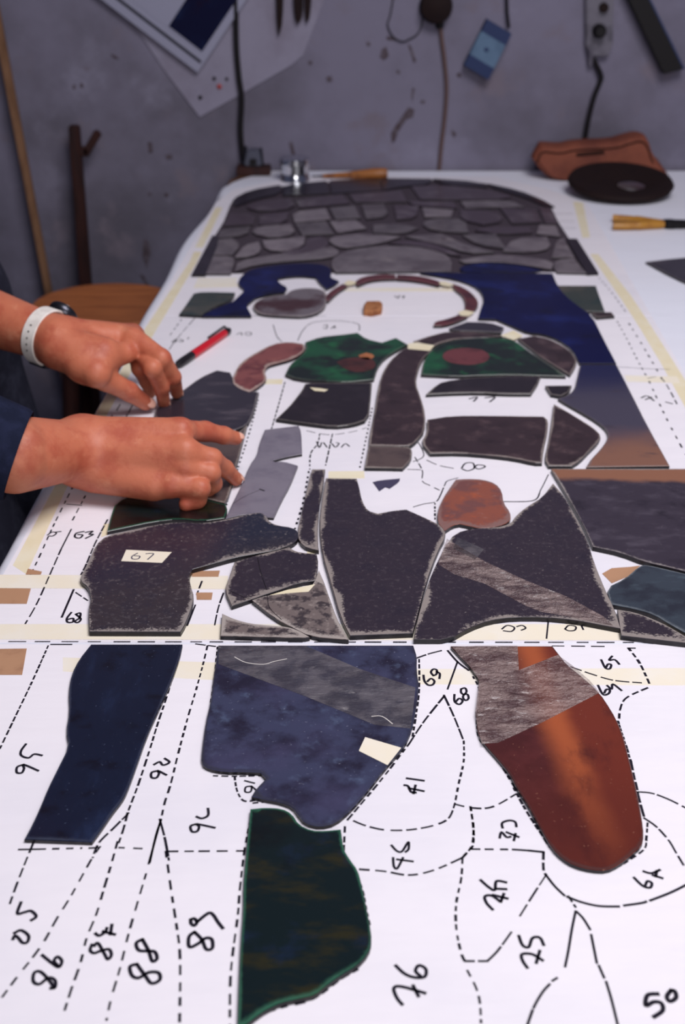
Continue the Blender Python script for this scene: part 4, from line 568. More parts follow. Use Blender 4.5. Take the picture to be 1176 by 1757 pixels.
def rounded(pts, sharp=48):
    """soften a closed traced outline, keeping its real corners"""
    P = [Vector((p[0], p[1])) for p in pts]; n = len(P); out = []
    for i in range(n):
        a, b, c = P[i-1], P[i], P[(i+1) % n]
        u, v = (b-a), (c-b)
        if u.length < 1e-6 or v.length < 1e-6: continue
        ang = math.degrees(u.angle(v))
        if ang > sharp: out.append(b)
        else: out += [b - u*0.25, b + v*0.25]
    return out

def area2(P): return sum(P[i-1].x*P[i].y - P[i].x*P[i-1].y for i in range(len(P)))
def inset(P, d):
    n = len(P); s = 1 if area2(P) > 0 else -1; out = []
    for i in range(n):
        u = (P[i]-P[i-1]).normalized(); v = (P[(i+1) % n]-P[i]).normalized()
        nu = Vector((-u.y, u.x))*s; nv = Vector((-v.y, v.x))*s
        m = nu+nv
        m = m/ max(0.5, m.length_squared/2) if m.length > 1e-6 else nu
        out.append(P[i]+m*d)
    return out

def slab(name, pts_mm, z0, th, mat, parent=None, grid=7.0, bevel=0.4, soft=True, grow=None, side=None, sharp=48):
    """flat piece cut to a measured outline, real thickness, arrised top edge, 'rim' = distance from its edge in mm"""
    P = rounded(pts_mm, sharp) if soft else [Vector(p) for p in pts_mm]
    if area2(P) < 0: P.reverse()
    if grow:
        G_ = inset(P, -1.0)
        P = [Vector((p.x+(g.x-p.x)*grow[0], p.y+(g.y-p.y)*grow[1])) for p, g in zip(P, G_)]
    Q = inset(P, bevel) if bevel else P
    n = len(P)
    xs = [q.x for q in Q]; ys = [q.y for q in Q]
    A = np.array([[q.x, q.y] for q in Q]); B = np.roll(A, -1, 0); AB = B-A; LL = np.maximum((AB**2).sum(1), 1e-9)
    wt = np.where(AB[:, 0]/np.sqrt(LL) > 0.5, 0.5, 1.0)   # the worn band is broader along the near edges
    def dist(x, y):
        d = np.array([x, y])-A; t = np.clip((d*AB).sum(1)/LL, 0, 1)
        e = d-AB*t[:, None]; return float((np.sqrt((e**2).sum(1))*wt).min())
    def inside(x, y):
        c = False
        for i in range(n):
            a, b = A[i], B[i]
            if (a[1] > y) != (b[1] > y) and x < (b[0]-a[0])*(y-a[1])/(b[1]-a[1])+a[0]: c = not c
        return c
    extra = []
    if grid:
        rows = int((max(ys)-min(ys))/grid); cols = int((max(xs)-min(xs))/grid)
        for j in range(1, rows+1):
            for i in range(cols+2):
                x = min(xs)+(i+0.5*(j % 2))*grid; y = min(ys)+j*grid
                if inside(x, y) and dist(x, y) > grid*0.4: extra.append(Vector((x, y)))
    r = geometry.delaunay_2d_cdt(Q+extra, [], [list(range(n))], 1, 1e-4)
    tv, tf = r[0], r[2]
    cx = sum(q.x for q in P)/n; cy = sum(q.y for q in P)/n
    V = [((v.x-cx)/1000, (v.y-cy)/1000, th/1000) for v in tv]
    F = [tuple(f) for f in tf]
    rim = [dist(v.x, v.y) for v in tv]
    orig = r[3]; top = [None]*n
    for i, o_ in enumerate(orig):
        for q in o_:
            if q < n: top[q] = i
    if any(t is None for t in top):
        top = []
        for q in Q:
            V.append(((q.x-cx)/1000, (q.y-cy)/1000, th/1000)); rim.append(0); top.append(len(V)-1)
    zb = max(th-bevel, th*0.5)/1000
    k1 = len(V)
    V += [((q.x-cx)/1000, (q.y-cy)/1000, zb) for q in P]; rim += [99]*n
    k2 = len(V)
    V += [((q.x-cx)/1000, (q.y-cy)/1000, 0) for q in P]; rim += [99]*n
    for i in range(n):
        j = (i+1) % n
        F.append((top[i], k1+i, k1+j, top[j])); F.append((k1+i, k2+i, k2+j, k1+j))
    F.append(tuple(range(k2+n-1, k2-1, -1)))
    nside = n
    me = bpy.data.meshes.new(name); me.from_pydata(V, [], F); me.update()
    at = me.attributes.new('rim', 'FLOAT', 'POINT'); at.data.foreach_set('value', rim)
    me.materials.append(MATS[mat])
    if side:
        me.materials.append(MATS[side])
        nf = len(me.polygons)
        for q in range(nf-1-2*n, nf):
            if (q-(nf-1-2*n)) % 2 == 1 or q == nf-1: me.polygons[q].material_index = 1
    o = bpy.data.objects.new(name, me); COL.objects.link(o)
    o.location = (cx/1000, cy/1000, z0)
    if parent is not None: put(o, parent)
    return o

def ribbon(mb, pts, w, z):
    """flat pen stroke along pts (mm)"""
    P = [Vector((p[0], p[1])) for p in pts]
    if len(P) < 2: return
    L = []; R = []
    for i, p in enumerate(P):
        t = (P[min(i+1, len(P)-1)]-P[max(i-1, 0)])
        if t.length < 1e-6: t = Vector((1, 0))
        t.normalize(); nrm = Vector((-t.y, t.x))*w/2
        e = t*0
        if i == 0: e = -t*w*0.3
        if i == len(P)-1: e = t*w*0.3
        L.append(p+nrm+e); R.append(p-nrm+e)
    n = len(P)
    mb.add([(q.x/1000, q.y/1000, z) for q in L+R], [(i, i+1, n+i+1, n+i) for i in range(n-1)])

def dashes(mb, pts, dash, gap, w, z, rng):
    P = spline([(p[0], p[1], 0) for p in pts], 8)
    pos = 0; on = True; left = dash*rng.uniform(0.7, 1.2); cur = [P[0]]
    for i in range(len(P)-1):
        a, b = P[i].copy(), P[i+1]
        while (b-a).length > left:
            q = a+(b-a).normalized()*left
            if on:
                cur.append(q); ribbon(mb, cur, w*rng.uniform(0.85, 1.2), z)
            on = not on; cur = [q]; a = q
            left = (dash if on else gap)*rng.uniform(0.75, 1.3)
        left -= (b-a).length
        if on: cur.append(b)
    if on and len(cur) > 1: ribbon(mb, cur, w, z)

def surface(f, lo, h):
    """naive surface nets over a signed distance grid"""
    s = f < 0
    nx, ny, nz = f.shape
    cs = np.zeros((nx-1, ny-1, nz-1), np.int8); acc = np.zeros((nx-1, ny-1, nz-1, 3), np.float32); cnt = np.zeros((nx-1, ny-1, nz-1), np.float32)
    sl = lambda a, c: a[c[0]:nx-1+c[0], c[1]:ny-1+c[1], c[2]:nz-1+c[2]]
    cor = [(i, j, k) for i in (0,1) for j in (0,1) for k in (0,1)]
    for c in cor: cs += sl(s, c)
    for a in cor:
        for ax in range(3):
            if a[ax] == 0:
                b = list(a); b[ax] = 1; b = tuple(b)
                fa, fb = sl(f, a), sl(f, b); x = (sl(s, a) != sl(s, b))
                t = np.where(x, fa/np.where(fa == fb, 1, fa-fb), 0)
                for d in range(3):
                    acc[..., d] += x*(a[d] + (t if d == ax else 0))
                cnt += x
    act = (cs > 0) & (cs < 8)
    idx = -np.ones(act.shape, np.int64); idx[act] = np.arange(act.sum())
    ijk = np.argwhere(act)
    V = (ijk + acc[act]/cnt[act][:, None])*h + np.array(lo)
    F = []
    for ax in range(3):
        o1, o2 = [(1,2),(2,0),(0,1)][ax]
        a = [slice(None)]*3; b = [slice(None)]*3
        a[ax] = slice(0, -1); b[ax] = slice(1, None)
        for o_ in (o1, o2): a[o_] = b[o_] = slice(1, -1)
        s0, s1 = s[tuple(a)], s[tuple(b)]
        for sign in (True, False):
            e = np.argwhere((s0 != s1) & (s0 == sign))
            if not len(e): continue
            e[:, o1] += 1; e[:, o2] += 1
            def cell(d1, d2):
                q = e.copy(); q[:, o1] -= d1; q[:, o2] -= d2
                return idx[q[:,0], q[:,1], q[:,2]]
            quad = np.stack([cell(1,1), cell(0,1), cell(0,0), cell(1,0)], 1)
            F.append(quad if sign else quad[:, ::-1])
    return V, np.concatenate(F)

class Field:
    def __init__(s, lo, hi, h):
        s.lo, s.h = lo, h
        g = [np.arange(lo[i], hi[i], h, dtype=np.float32) for i in range(3)]
        s.X, s.Y, s.Z = np.meshgrid(*g, indexing='ij')
    def cap(s, a, b):
        ax, ay, az, ra = a; bx, by, bz, rb = b
        d = (bx-ax, by-ay, bz-az); L = d[0]**2+d[1]**2+d[2]**2+1e-12
        px, py, pz = s.X-ax, s.Y-ay, s.Z-az
        t = np.clip((px*d[0]+py*d[1]+pz*d[2])/L, 0, 1)
        return np.sqrt((px-t*d[0])**2+(py-t*d[1])**2+(pz-t*d[2])**2) - (ra+(rb-ra)*t)
    def ell(s, c, r):
        q = np.sqrt(((s.X-c[0])/r[0])**2+((s.Y-c[1])/r[1])**2+((s.Z-c[2])/r[2])**2)
        return (q-1)*min(r)
    def chain(s, pts, k):
        d = None
        for a, b in zip(pts, pts[1:]): d = smin(d, s.cap(a, b), k)
        return d
def smin(a, b, k):
    if a is None: return b
    h = np.maximum(k-np.abs(a-b), 0)/k
    return np.minimum(a, b) - h*h*k*0.25

# ------------------------------------------------------------------ materials
W_ = lin
M('plaster', lin(116,112,130), 0.9, 0.2, layers=[('noise', lin(90,86,98), 2.2, 0.45, 0.72), ('noise', lin(132,129,148), 5, 0.55, 0.78), ('noise', lin(96,86,92), 19, 0.66, 0.80), ('noise', lin(112,104,116), 9, 0.55, 0.7)], bump=(30, 0.35, 0.004))
M('plaster_chip', lin(76,66,72), 0.95, 0.1, layers=[('noise', lin(96,88,98), 60, 0.42, 0.62)])
M('floor_boards', lin(60,52,50), 0.8, 0.2, layers=[('noise', lin(40,34,34), 6, 0.4, 0.7)])
M('white_paper', lin(228,229,240), 0.55, 0.35, layers=[('noise', lin(226,225,234), 4, 0.4, 0.75)], bump=(9, 0.25, 0.006, (1, 2.2, 1)))
M('cartoon_paper', lin(234,229,235), 0.5, 0.4, layers=[('noise', lin(226,222,230), 5, 0.4, 0.75)], bump=(8, 0.22, 0.006, (0.7, 2.4, 1)))
M('ink', lin(24,20,34), 0.7, 0.2)
M('ink_grey', lin(66,62,86), 0.8, 0.2)
M('gap_shade', lin(66,57,65), 0.6, 0.3)
M('table_wood', lin(96,66,46), 0.6, 0.3, layers=[('noise', lin(70,46,32), 8, 0.4, 0.7, (1, 12, 1))])
M('tape_cream', lin(226,214,182), 0.6, 0.3, layers=[('noise', lin(230,221,196), 30, 0.4, 0.7)], bump=(120, 0.2, 0.0005))
M('tape_pale', lin(232,222,202), 0.6, 0.3, layers=[('noise', lin(232,226,216), 16, 0.4, 0.7)], bump=(60, 0.15, 0.0006))
M('tape_kraft', lin(176,134,104), 0.5, 0.4, layers=[('noise', lin(146,106,82), 30, 0.5, 0.75)])
M('tape_clear', lin(118,112,118), 0.4, 0.5, alpha=0.40, layers=[('noise', lin(78,74,84), 40, 0.42, 0.62), ('noise', lin(170,164,166), 60, 0.64, 0.74, (1, 3, 1, -0.45))], bump=(45, 0.8, 0.004, (1, 2.5, 1, -0.45)))
M('tape_crumple', lin(182,158,154), 0.25, 0.9, alpha=0.34, layers=[('noise', lin(120,96,98), 34, 0.40, 0.60, (1, 2, 1, 0.6)), ('noise', lin(240,228,226), 90, 0.59, 0.69, (1, 2.4, 1, 0.6))], bump=(70, 1.0, 0.012, (1, 1.8, 1, 0.6)))  # near-white noise paints the sparkling highlights of the crumpled film
# glass
M('glass_side', lin(20,17,21), 0.35, 0.4, layers=[('noise', lin(34,30,34), 90, 0.5, 0.7)])
M('glass_navy', lin(18,24,44), 0.22, 0.5, layers=[('noise', lin(34,46,76), 26, 0.5, 0.78, (1, .35, 1)), ('noise', lin(13,14,28), 30, 0.50, 0.66), ('noise', lin(70,78,100), 420, 0.66, 0.74), ('rim', lin(44,50,70), 0.6, 1.6)], bump=(60, 0.05, 0.001))
M('glass_slate', lin(56,59,84), 0.25, 0.5, layers=[('noise', lin(32,29,47), 36, 0.40, 0.66), ('noise', lin(86,98,126), 60, 0.55, 0.84), ('noise', lin(64,62,90), 14, 0.42, 0.75), ('noise', lin(116,118,138), 420, 0.64, 0.74), ('rim', lin(28,28,44), 0.6, 1)], bump=(50, 0.06, 0.001))
M('glass_bottle', lin(14,26,28), 0.2, 0.5, layers=[('noise', lin(40,38,22), 22, 0.48, 0.68, (1, 2.4, 1, .6)), ('noise', lin(22,34,54), 26, 0.55, 0.75), ('noise', lin(10,10,13), 14, 0.5, 0.7), ('rim', lin(22,92,66), 0.7, 1.4)], bump=(40, 0.06, 0.001))
M('glass_amber', lin(66,28,28), 0.2, 0.5, layers=[('noise', lin(80,36,36), 40, 0.45, 0.7), ('grad', lin(158,80,46), (1, 0.088, 0), -0.014, 0.008, 0.014), ('grad', lin(106,44,30), (1, 0.088, 0), 0.010, 0.026, 0.016), ('grad', lin(88,36,28), (0, -1, 0), -0.05, 0.14, 0.05), ('noise', lin(74,30,26), 20, 0.54, 0.72, (1, .5, 1)), ('noise', lin(150,100,80), 420, 0.66, 0.74), ('rim', lin(50,18,18), 0.5, 1)], bump=(40, 0.06, 0.001))
M('glass_ink', lin(33,36,52), 0.3, 0.5, layers=[('grad', lin(50,44,50), (0.6, -1, 0), -0.02, 0.06, 0.06), ('noise', lin(84,78,82), 190, 0.52, 0.74), ('noise', lin(28,31,48), 40, 0.45, 0.85), ('noise', lin(146,138,134), 420, 0.64, 0.74), ('rim', lin(136,127,124), 1.6, 10)], bump=(150, 0.12, 0.0006))
M('glass_dust', lin(46,38,48), 0.32, 0.5, layers=[('noise', lin(74,66,72), 190, 0.52, 0.74), ('noise', lin(36,31,44), 30, 0.42, 0.85), ('noise', lin(124,116,114), 420, 0.64, 0.74), ('rim', lin(136,126,122), 1.9, 11)], bump=(150, 0.12, 0.0006))
M('glass_dustpale', lin(108,96,94), 0.5, 0.4, layers=[('noise', lin(58,50,54), 80, 0.46, 0.58), ('noise', lin(140,128,124), 150, 0.55, 0.72), ('rim', lin(158,148,143), 2.0, 6)], bump=(150, 0.15, 0.0006))
M('glass_charcoal', lin(46,42,52), 0.25, 0.5, layers=[('noise', lin(84,76,84), 14, 0.5, 0.75, (1, 3, 1)), ('rim', lin(120,114,116), 1.0, 2)], bump=(60, 0.08, 0.001))
M('glass_umber', lin(84,70,68), 0.35, 0.5, layers=[('noise', lin(54,44,48), 22, 0.45, 0.7), ('rim', lin(140,130,124), 1.2, 3)], bump=(80, 0.08, 0.001))
M('glass_grey', lin(122,116,128), 0.4, 0.45, layers=[('noise', lin(106,100,114), 30, 0.4, 0.7), ('rim', lin(90,84,96), 0.4, 1)], bump=(120, 0.1, 0.0006))
M('glass_rust', lin(136,76,60), 0.32, 0.5, layers=[('noise', lin(112,70,66), 46, 0.42, 0.60), ('noise', lin(172,86,50), 38, 0.56, 0.72), ('noise', lin(150,108,100), 90, 0.6, 0.74), ('rim', lin(124,90,86), 3.0, 9)], bump=(80, 0.1, 0.001))
M('glass_band', lin(52,45,56), 0.3, 0.5, layers=[('noise', lin(74,67,78), 24, 0.48, 0.74, (1, 2, 1, .4)), ('noise', lin(38,32,42), 26, 0.52, 0.7), ('noise', lin(100,94,100), 420, 0.66, 0.74), ('grad', lin(136,92,70), (0.10, 1, 0), 0.109, 0.121, 0.03), ('rim', lin(140,132,130), 1.0, 4)], bump=(120, 0.1, 0.0006))
M('glass_teal', lin(52,60,70), 0.25, 0.5, layers=[('noise', lin(78,92,102), 26, 0.52, 0.78, (1, 3, 1, .4)), ('noise', lin(38,42,52), 24, 0.48, 0.68), ('rim', lin(104,110,116), 0.8, 2)], bump=(60, 0.08, 0.001))
M('glass_rose', lin(130,74,72), 0.35, 0.5, layers=[('noise', lin(96,48,52), 28, 0.45, 0.65), ('noise', lin(156,98,88), 36, 0.55, 0.75), ('rim', lin(168,148,140), 2.2, 5)], bump=(80, 0.1, 0.001))
M('glass_emerald', lin(14,74,46), 0.25, 0.5, layers=[('noise', lin(10,26,22), 13, 0.40, 0.58), ('noise', lin(18,92,52), 24, 0.58, 0.74), ('rim', lin(90,96,88), 0.8, 1.6)], bump=(60, 0.08, 0.001))
M('glass_black', lin(28,22,28), 0.25, 0.5, layers=[('noise', lin(46,38,44), 26, 0.5, 0.75), ('rim', lin(130,122,118), 1.0, 2)], bump=(60, 0.08, 0.001))
M('glass_brown', lin(50,36,40), 0.3, 0.5, layers=[('noise', lin(82,64,66), 34, 0.5, 0.72), ('noise', lin(38,26,30), 22, 0.5, 0.7), ('noise', lin(110,96,94), 420, 0.66, 0.74), ('rim', lin(136,124,120), 1.2, 3)], bump=(80, 0.1, 0.001))
M('glass_royal', lin(13,17,60), 0.3, 0.1, layers=[('noise', lin(24,34,92), 10, 0.45, 0.7), ('noise', lin(14,15,40), 14, 0.5, 0.72)], bump=(40, 0.06, 0.001))
M('glass_sunset', lin(24,28,66), 0.3, 0.4, layers=[('grad', lin(66,62,78), (0, -1, 0), -0.15, -0.02, 0.05), ('grad', lin(126,88,72), (0, -1, 0), 0.03, 0.115, 0.06), ('noise', lin(60,52,60), 16, 0.55, 0.75, (1, 2.5, 1)), ('rim', lin(110,102,106), 0.5, 1.5)], bump=(60, 0.08, 0.001))
M('glass_moss', lin(52,60,56), 0.3, 0.5, layers=[('noise', lin(24,50,52), 12, 0.45, 0.65), ('noise', lin(92,84,74), 9, 0.5, 0.7)], bump=(60, 0.08, 0.001))
M('glass_halo', lin(92,42,46), 0.3, 0.5, layers=[('noise', lin(62,28,36), 24, 0.45, 0.65), ('rim', lin(130,96,94), 0.8, 1.5)], bump=(60, 0.08, 0.001))
M('glass_wing', lin(108,100,106), 0.35, 0.5, layers=[('noise', lin(64,38,42), 11, 0.48, 0.62), ('rim', lin(150,140,140), 1.5, 3)], bump=(60, 0.08, 0.001))
M('glass_pewter', lin(124,115,121), 0.32, 0.5, layers=[('noise', lin(96,87,94), 20, 0.42, 0.66), ('noise', lin(146,136,138), 16, 0.58, 0.76), ('noise', lin(84,70,78), 30, 0.58, 0.74)], bump=(40, 0.1, 0.001), vary=(0.62, 1.15))
M('glass_pewterdark', lin(70,58,68), 0.32, 0.5, layers=[('noise', lin(98,88,96), 20, 0.5, 0.7)], bump=(40, 0.1, 0.001))
M('glass_rim', lin(32,26,36), 0.3, 0.5, layers=[('noise', lin(46,38,50), 18, 0.5, 0.7)], bump=(40, 0.1, 0.001))
M('paint_brown', lin(76,40,38), 0.4, 0.4, layers=[('noise', lin(50,30,30), 40, 0.45, 0.7)])
M('paint_tan', lin(168,104,66), 0.4, 0.4, layers=[('noise', lin(130,76,52), 60, 0.45, 0.7)])
M('paint_red', lin(104,54,58), 0.4, 0.4, layers=[('noise', lin(78,40,44), 40, 0.45, 0.7), ('noise', lin(128,96,92), 30, 0.62, 0.75)])
# objects
M('skin', lin(190,110,82), 0.5, 0.4, sss=0.12, layers=[('noise', lin(172,86,64), 30, 0.42, 0.68), ('noise', lin(202,130,100), 55, 0.55, 0.78)], bump=(210, 0.35, 0.0012))
M('nail', lin(226,172,152), 0.3, 0.5)
M('navy_cloth', lin(24,28,46), 0.95, 0.1, layers=[('noise', lin(32,36,58), 60, 0.4, 0.7)], bump=(400, 0.4, 0.001))
M('denim', lin(34,34,46), 0.95, 0.1, layers=[('noise', lin(48,49,62), 40, 0.45, 0.7)], bump=(500, 0.3, 0.001))
M('hair', lin(40,28,22), 0.6, 0.3, bump=(90, 0.8, 0.004, (1, 1, 6)))
M('shoe_leather', lin(30,24,22), 0.5, 0.4)
M('strap_white', lin(226,220,214), 0.55, 0.3, layers=[('noise', lin(206,198,192), 60, 0.45, 0.7)])
M('steel_dark', lin(70,70,78), 0.3, 0.5, metal=0.9)
M('watch_face', lin(22,22,28), 0.15, 0.5)
M('pen_red', lin(190,24,40), 0.3, 0.5)
M('pen_black', lin(24,20,24), 0.35, 0.5)
M('wood_orange', lin(170,100,54), 0.5, 0.4, layers=[('noise', lin(136,76,40), 7, 0.4, 0.7, (1, 9, 1))], bump=(40, 0.1, 0.001, (1, 9, 1)))
M('wood_dark', lin(50,22,18), 0.6, 0.3, layers=[('noise', lin(34,14,14), 12, 0.4, 0.7, (5, 5, 1))])
M('wood_batten', lin(130,96,72), 0.7, 0.2, layers=[('noise', lin(104,74,54), 12, 0.4, 0.7, (5, 5, 1))])
M('cable_black', lin(18,14,18), 0.6, 0.25)
M('cable_brown', lin(92,72,70), 0.6, 0.3)
M('black_plastic', lin(14,10,13), 0.6, 0.25)
M('print_white', lin(140,140,160), 0.7, 0.2)
M('print_navy', lin(14,16,44), 0.85, 0.1, layers=[('noise', lin(22,34,66), 20, 0.5, 0.75), ('noise', lin(30,14,30), 14, 0.55, 0.72)])
M('print_shadow', lin(40,40,50), 0.7, 0.2)
M('poster_paper', lin(134,130,148), 0.8, 0.2, layers=[('noise', lin(120,114,130), 8, 0.4, 0.7)], bump=(14, 0.4, 0.004))
M('pin_red', lin(150,50,50), 0.4, 0.5)
M('packet_blue', lin(84,108,134), 0.6, 0.3, layers=[('noise', lin(70,92,118), 30, 0.4, 0.7)])
M('packet_navy', lin(32,46,84), 0.6, 0.3)
M('socket_grey', lin(96,92,104), 0.5, 0.4, layers=[('noise', lin(70,66,78), 30, 0.45, 0.65)])
M('tin', lin(214,216,222), 0.16, 0.5, metal=1.0, layers=[('noise', lin(150,152,164), 40, 0.5, 0.7, (1, 1, 8))])
M('leather_brown', lin(120,66,50), 0.75, 0.2, layers=[('noise', lin(98,52,42), 14, 0.4, 0.7)], bump=(80, 0.4, 0.002))
M('slot_dark', lin(40,22,18), 0.8, 0.1)
M('ring_dark', lin(30,18,18), 0.75, 0.15, layers=[('noise', lin(26,16,18), 30, 0.45, 0.7)], bump=(60, 0.2, 0.002))
M('handle_yellow', lin(166,116,40), 0.4, 0.5, layers=[('noise', lin(138,86,34), 40, 0.45, 0.7)])
M('handle_orange', lin(150,92,40), 0.45, 0.4, layers=[('noise', lin(104,58,30), 30, 0.45, 0.7)])
M('cork', lin(168,112,72), 0.6, 0.3, layers=[('noise', lin(124,72,42), 70, 0.42, 0.66)])
M('device_grey', lin(66,68,84), 0.4, 0.5)

# ------------------------------------------------------------------ the room
def struct(o): o['kind'] = 'structure'; return o
wall = struct(MB().box((0, WALL_Y+0.06, 1.4), (5.0, 0.12, 2.8)).build('wall_back', 'plaster', origin=(0, WALL_Y, 0)))
struct(MB().box((0, 1.0, -0.03), (5.0, 5.0, 0.06)).build('floor', 'floor_boards', origin=(0, 1.0, 0)))
for k, pts in enumerate(STAINS):
    P = [(x, WALL_Y, z) for x, z in pts]
    MB().prism(P, (0, -0.0012, 0)).build('plaster_chip', 'plaster_chip', parent=wall)

# ------------------------------------------------------------------ table
def edge_x(y): return -0.311 + 0.040*(y-1.073)
table = tag(empty('work_table', (0.4, 1.5, 0)), 'long work table pushed against the wall under white paper', 'table')
top_pts = [(edge_x(0.28)+0.012, 0.28), (1.05, 0.28), (1.1, 2.79), (edge_x(2.6)+0.06, 2.79), (edge_x(2.6)+0.016, 2.70)]
MB().prism([(x, y, TABLE_Z-0.035) for x, y in top_pts], (0, 0, 0.035)).build('tabletop', 'table_wood', table)
for x, y in ((edge_x(0.35)+0.09, 0.36), (0.98, 0.36), (edge_x(2.6)+0.11, 2.70), (1.0, 2.70)):
    MB().box((x, y, (TABLE_Z-0.035)/2), (0.07, 0.07, TABLE_Z-0.035)).build('leg', 'table_wood', table)
MB().box((0.39, 0.36, 0.77), (1.1, 0.025, 0.09)).build('apron', 'table_wood', table)
MB().box((0.42, 2.70, 0.77), (1.05, 0.025, 0.09)).build('apron', 'table_wood', table)

# white covering paper, turned down over the table edge with a soft wave
mb = MB(); ny, prof = 64, [(1.06, 0), (0.5, 0), (0.1, 0), (-0.0, 0.0), (-0.006, -0.0015), (-0.011, -0.006), (-0.014, -0.014), (-0.015, -0.030)]
vs = []
for j in range(ny+1):
    y = 0.27 + (2.785-0.27)*j/ny
    corner = max(0, (y-2.60)/0.18)**2*0.075
    for i, (dx, dz) in enumerate(prof):
        x = edge_x(y) + 0.010 + corner + dx
        wob = 0.006*math.sin(y*5.3)+0.004*math.sin(y*13.1+1) if i >= 3 else 0
        if i < 3: x = dx
        vs.append((x + (wob if dz <= 0 and i >= 3 else 0), y, TABLE_Z+0.0006+dz*(1+0.25*math.sin(y*9))))
m_ = len(prof)
fs = [(j*m_+i, j*m_+i+1, (j+1)*m_+i+1, (j+1)*m_+i) for j in range(ny) for i in range(m_-1)]
cover = mb.add(vs, fs).build('table_paper', 'white_paper', smooth=True)
tag(cover, 'white covering paper spread over the whole work table', 'paper')

# ------------------------------------------------------------------ cartoon sheets with ink, numbers and tapes
def sheet_l(y): return -304 + 0.0408*(y-1026)
def sheet_r(y): return 434 + 0.041*(y-1577)
Z_SHEET, Z_TAPE, Z_INK = TABLE_Z+0.0006, TABLE_Z+0.0009, TABLE_Z+0.00116
sheets = {}
for key, y0, y1, lab in (('near', 300, 890, 'nearest cartoon sheet, with numbers 85 to 95 and 64 to 76'), ('mid', 893, 1766, 'middle cartoon sheet, under the hands and the red pen'), ('far', 1768, 2725, 'farthest cartoon sheet, under the arched panel and halo')):
    pts = [(sheet_l(y0), y0), (sheet_r(y0), y0), (sheet_r(y1), y1), (sheet_l(y1), y1)]
    if key == 'far': pts = [(sheet_l(y0), y0), (sheet_r(y0), y0), (sheet_r(2480), 2480), (sheet_r(2600)-60, 2600), (sheet_r(y1)-160, y1), (sheet_l(y1)+140, y1), (sheet_l(2600)+20, 2600), (sheet_l(2480), 2480)]
    o = slab('cartoon_sheet', pts, Z_SHEET, 0.3, 'cartoon_paper', grid=0, bevel=0, soft=False)
    sheets[key] = tag(o, lab, 'drawing')
rng = random.Random(7)
for key in sheets:
    mb = MB()
    for s, d, g, w, pts in INK:
        if s == key: dashes(mb, pts, d, g, w, Z_INK, rng)
    tag(mb.build('ink_lines', 'ink', sheets[key]), 'dashed black cutting lines', kind='stuff')
for s, t, w, strokes in NUMBERS:
    mb = MB()
    for q in strokes: ribbon(mb, [(p.x, p.y) for p in spline([(a, b, 0) for a, b in q], 5)], w, Z_INK+0.00003)
    o = mb.build('written_number', 'ink' if s == 'near' else 'ink', sheets[s])
    tag(o, 'handwritten number '+t)
for m, s, lv, pts in TAPES:
    if m == 'tape_kraft': nm = 'brown_tape'
    else: nm = 'masking_tape'
    slab(nm, pts, Z_TAPE+lv*0.0001, 0.09, m, sheets[s], grid=0, bevel=0, soft=False)
slab('gap_shade', GAP_SHADE, Z_TAPE, 0.1, 'gap_shade', sheets['far'], grid=0, bevel=0, soft=False)  # dark sheet under the shards, paints the shade in their gaps
tag(slab('ink_patch', SMUDGE, Z_TAPE+0.0002, 0.05, 'ink_grey', sheets['mid'], grid=0, bevel=0), 'small dark purple ink patch')

# ------------------------------------------------------------------ glass pieces
glass = {}
for nn, (nm, lab, m, th, grp, key, pts) in enumerate(GLASS):
    small = nm == 'glass_shard'
    yc = sum(p[1] for p in pts)/len(pts)
    grow = (1.2, 4.0) if small else (0.3, 0.3) if yc < 880 else (1.0, 1.2) if yc < 1230 else (1.0, 3.0)
    th = round(th + 0.06*((nn*7) % 5) - 0.12, 3) if not key else th
    o = slab(nm, pts, TABLE_Z+0.0012, th, m, grid=12 if small else 6, grow=grow, side='glass_side', sharp=75 if small else 48)
    tag(o, lab, 'glass', grp or 'cut pieces of stained glass')
    if key: glass[key] = (o, th)
for key, pn, m, lab, pts in STUCK:
    po, th = glass[key]
    tag(slab(pn, pts, TABLE_Z+0.0012+th/1000+0.00005, 0.12, m, po, grid=5 if 'clear' in pn else 0, bevel=0, soft='painted' in pn), lab)
for key, pn, w, pts in SCRATCHES:
    po, th = glass[key]
    mb = MB(); ribbon(mb, [(p.x, p.y) for p in spline([(a, b, 0) for a, b in pts], 5)], w, TABLE_Z+0.0012+th/1000+(0.0003 if pn == 'tape_crease' else 0.00006))
    mb.build(pn, 'strap_white' if pn == 'tape_crease' else 'glass_side', po)
for lab, pts in BRIDGES:
    tag(slab('masking_tape', pts, TABLE_Z+0.0012+0.0041, 0.15, 'tape_cream', grid=0, bevel=0, soft=False), lab, 'tape', 'cream tape scraps over the glass joints')
# pencilled 67 on the cream tape of the big ink blue piece
po, th = glass['p67']
for ch in po.children:
    if ch.name.startswith('masking_tape'):
        c = ch.location
        mb = MB(); z = th/1000+0.0003
        ox, oy = po.location.x*1000, po.location.y*1000
        cx, cy = c.x*1000, c.y*1000
        for q in ([(-8,6),(-12,0),(-11,-5),(-6,-5),(-5,0),(-10,1)], [(0,5),(7,5),(3,-6)]):
            ribbon(mb, [(p.x, p.y) for p in spline([(cx+a, cy+b, 0) for a, b in q], 4)], 1.3, z)
        n_ = mb.build('written_number', 'ink_grey'); n_.parent = ch; n_.location = -ch.location; n_['label'] = 'pencilled 67'
        break
nug = slab('amber_nugget', NUGGET, TABLE_Z+0.0009, 9, 'cork', grid=4, bevel=2.0)
tag(nug, 'small brown nugget lying inside the white halo', 'nugget')

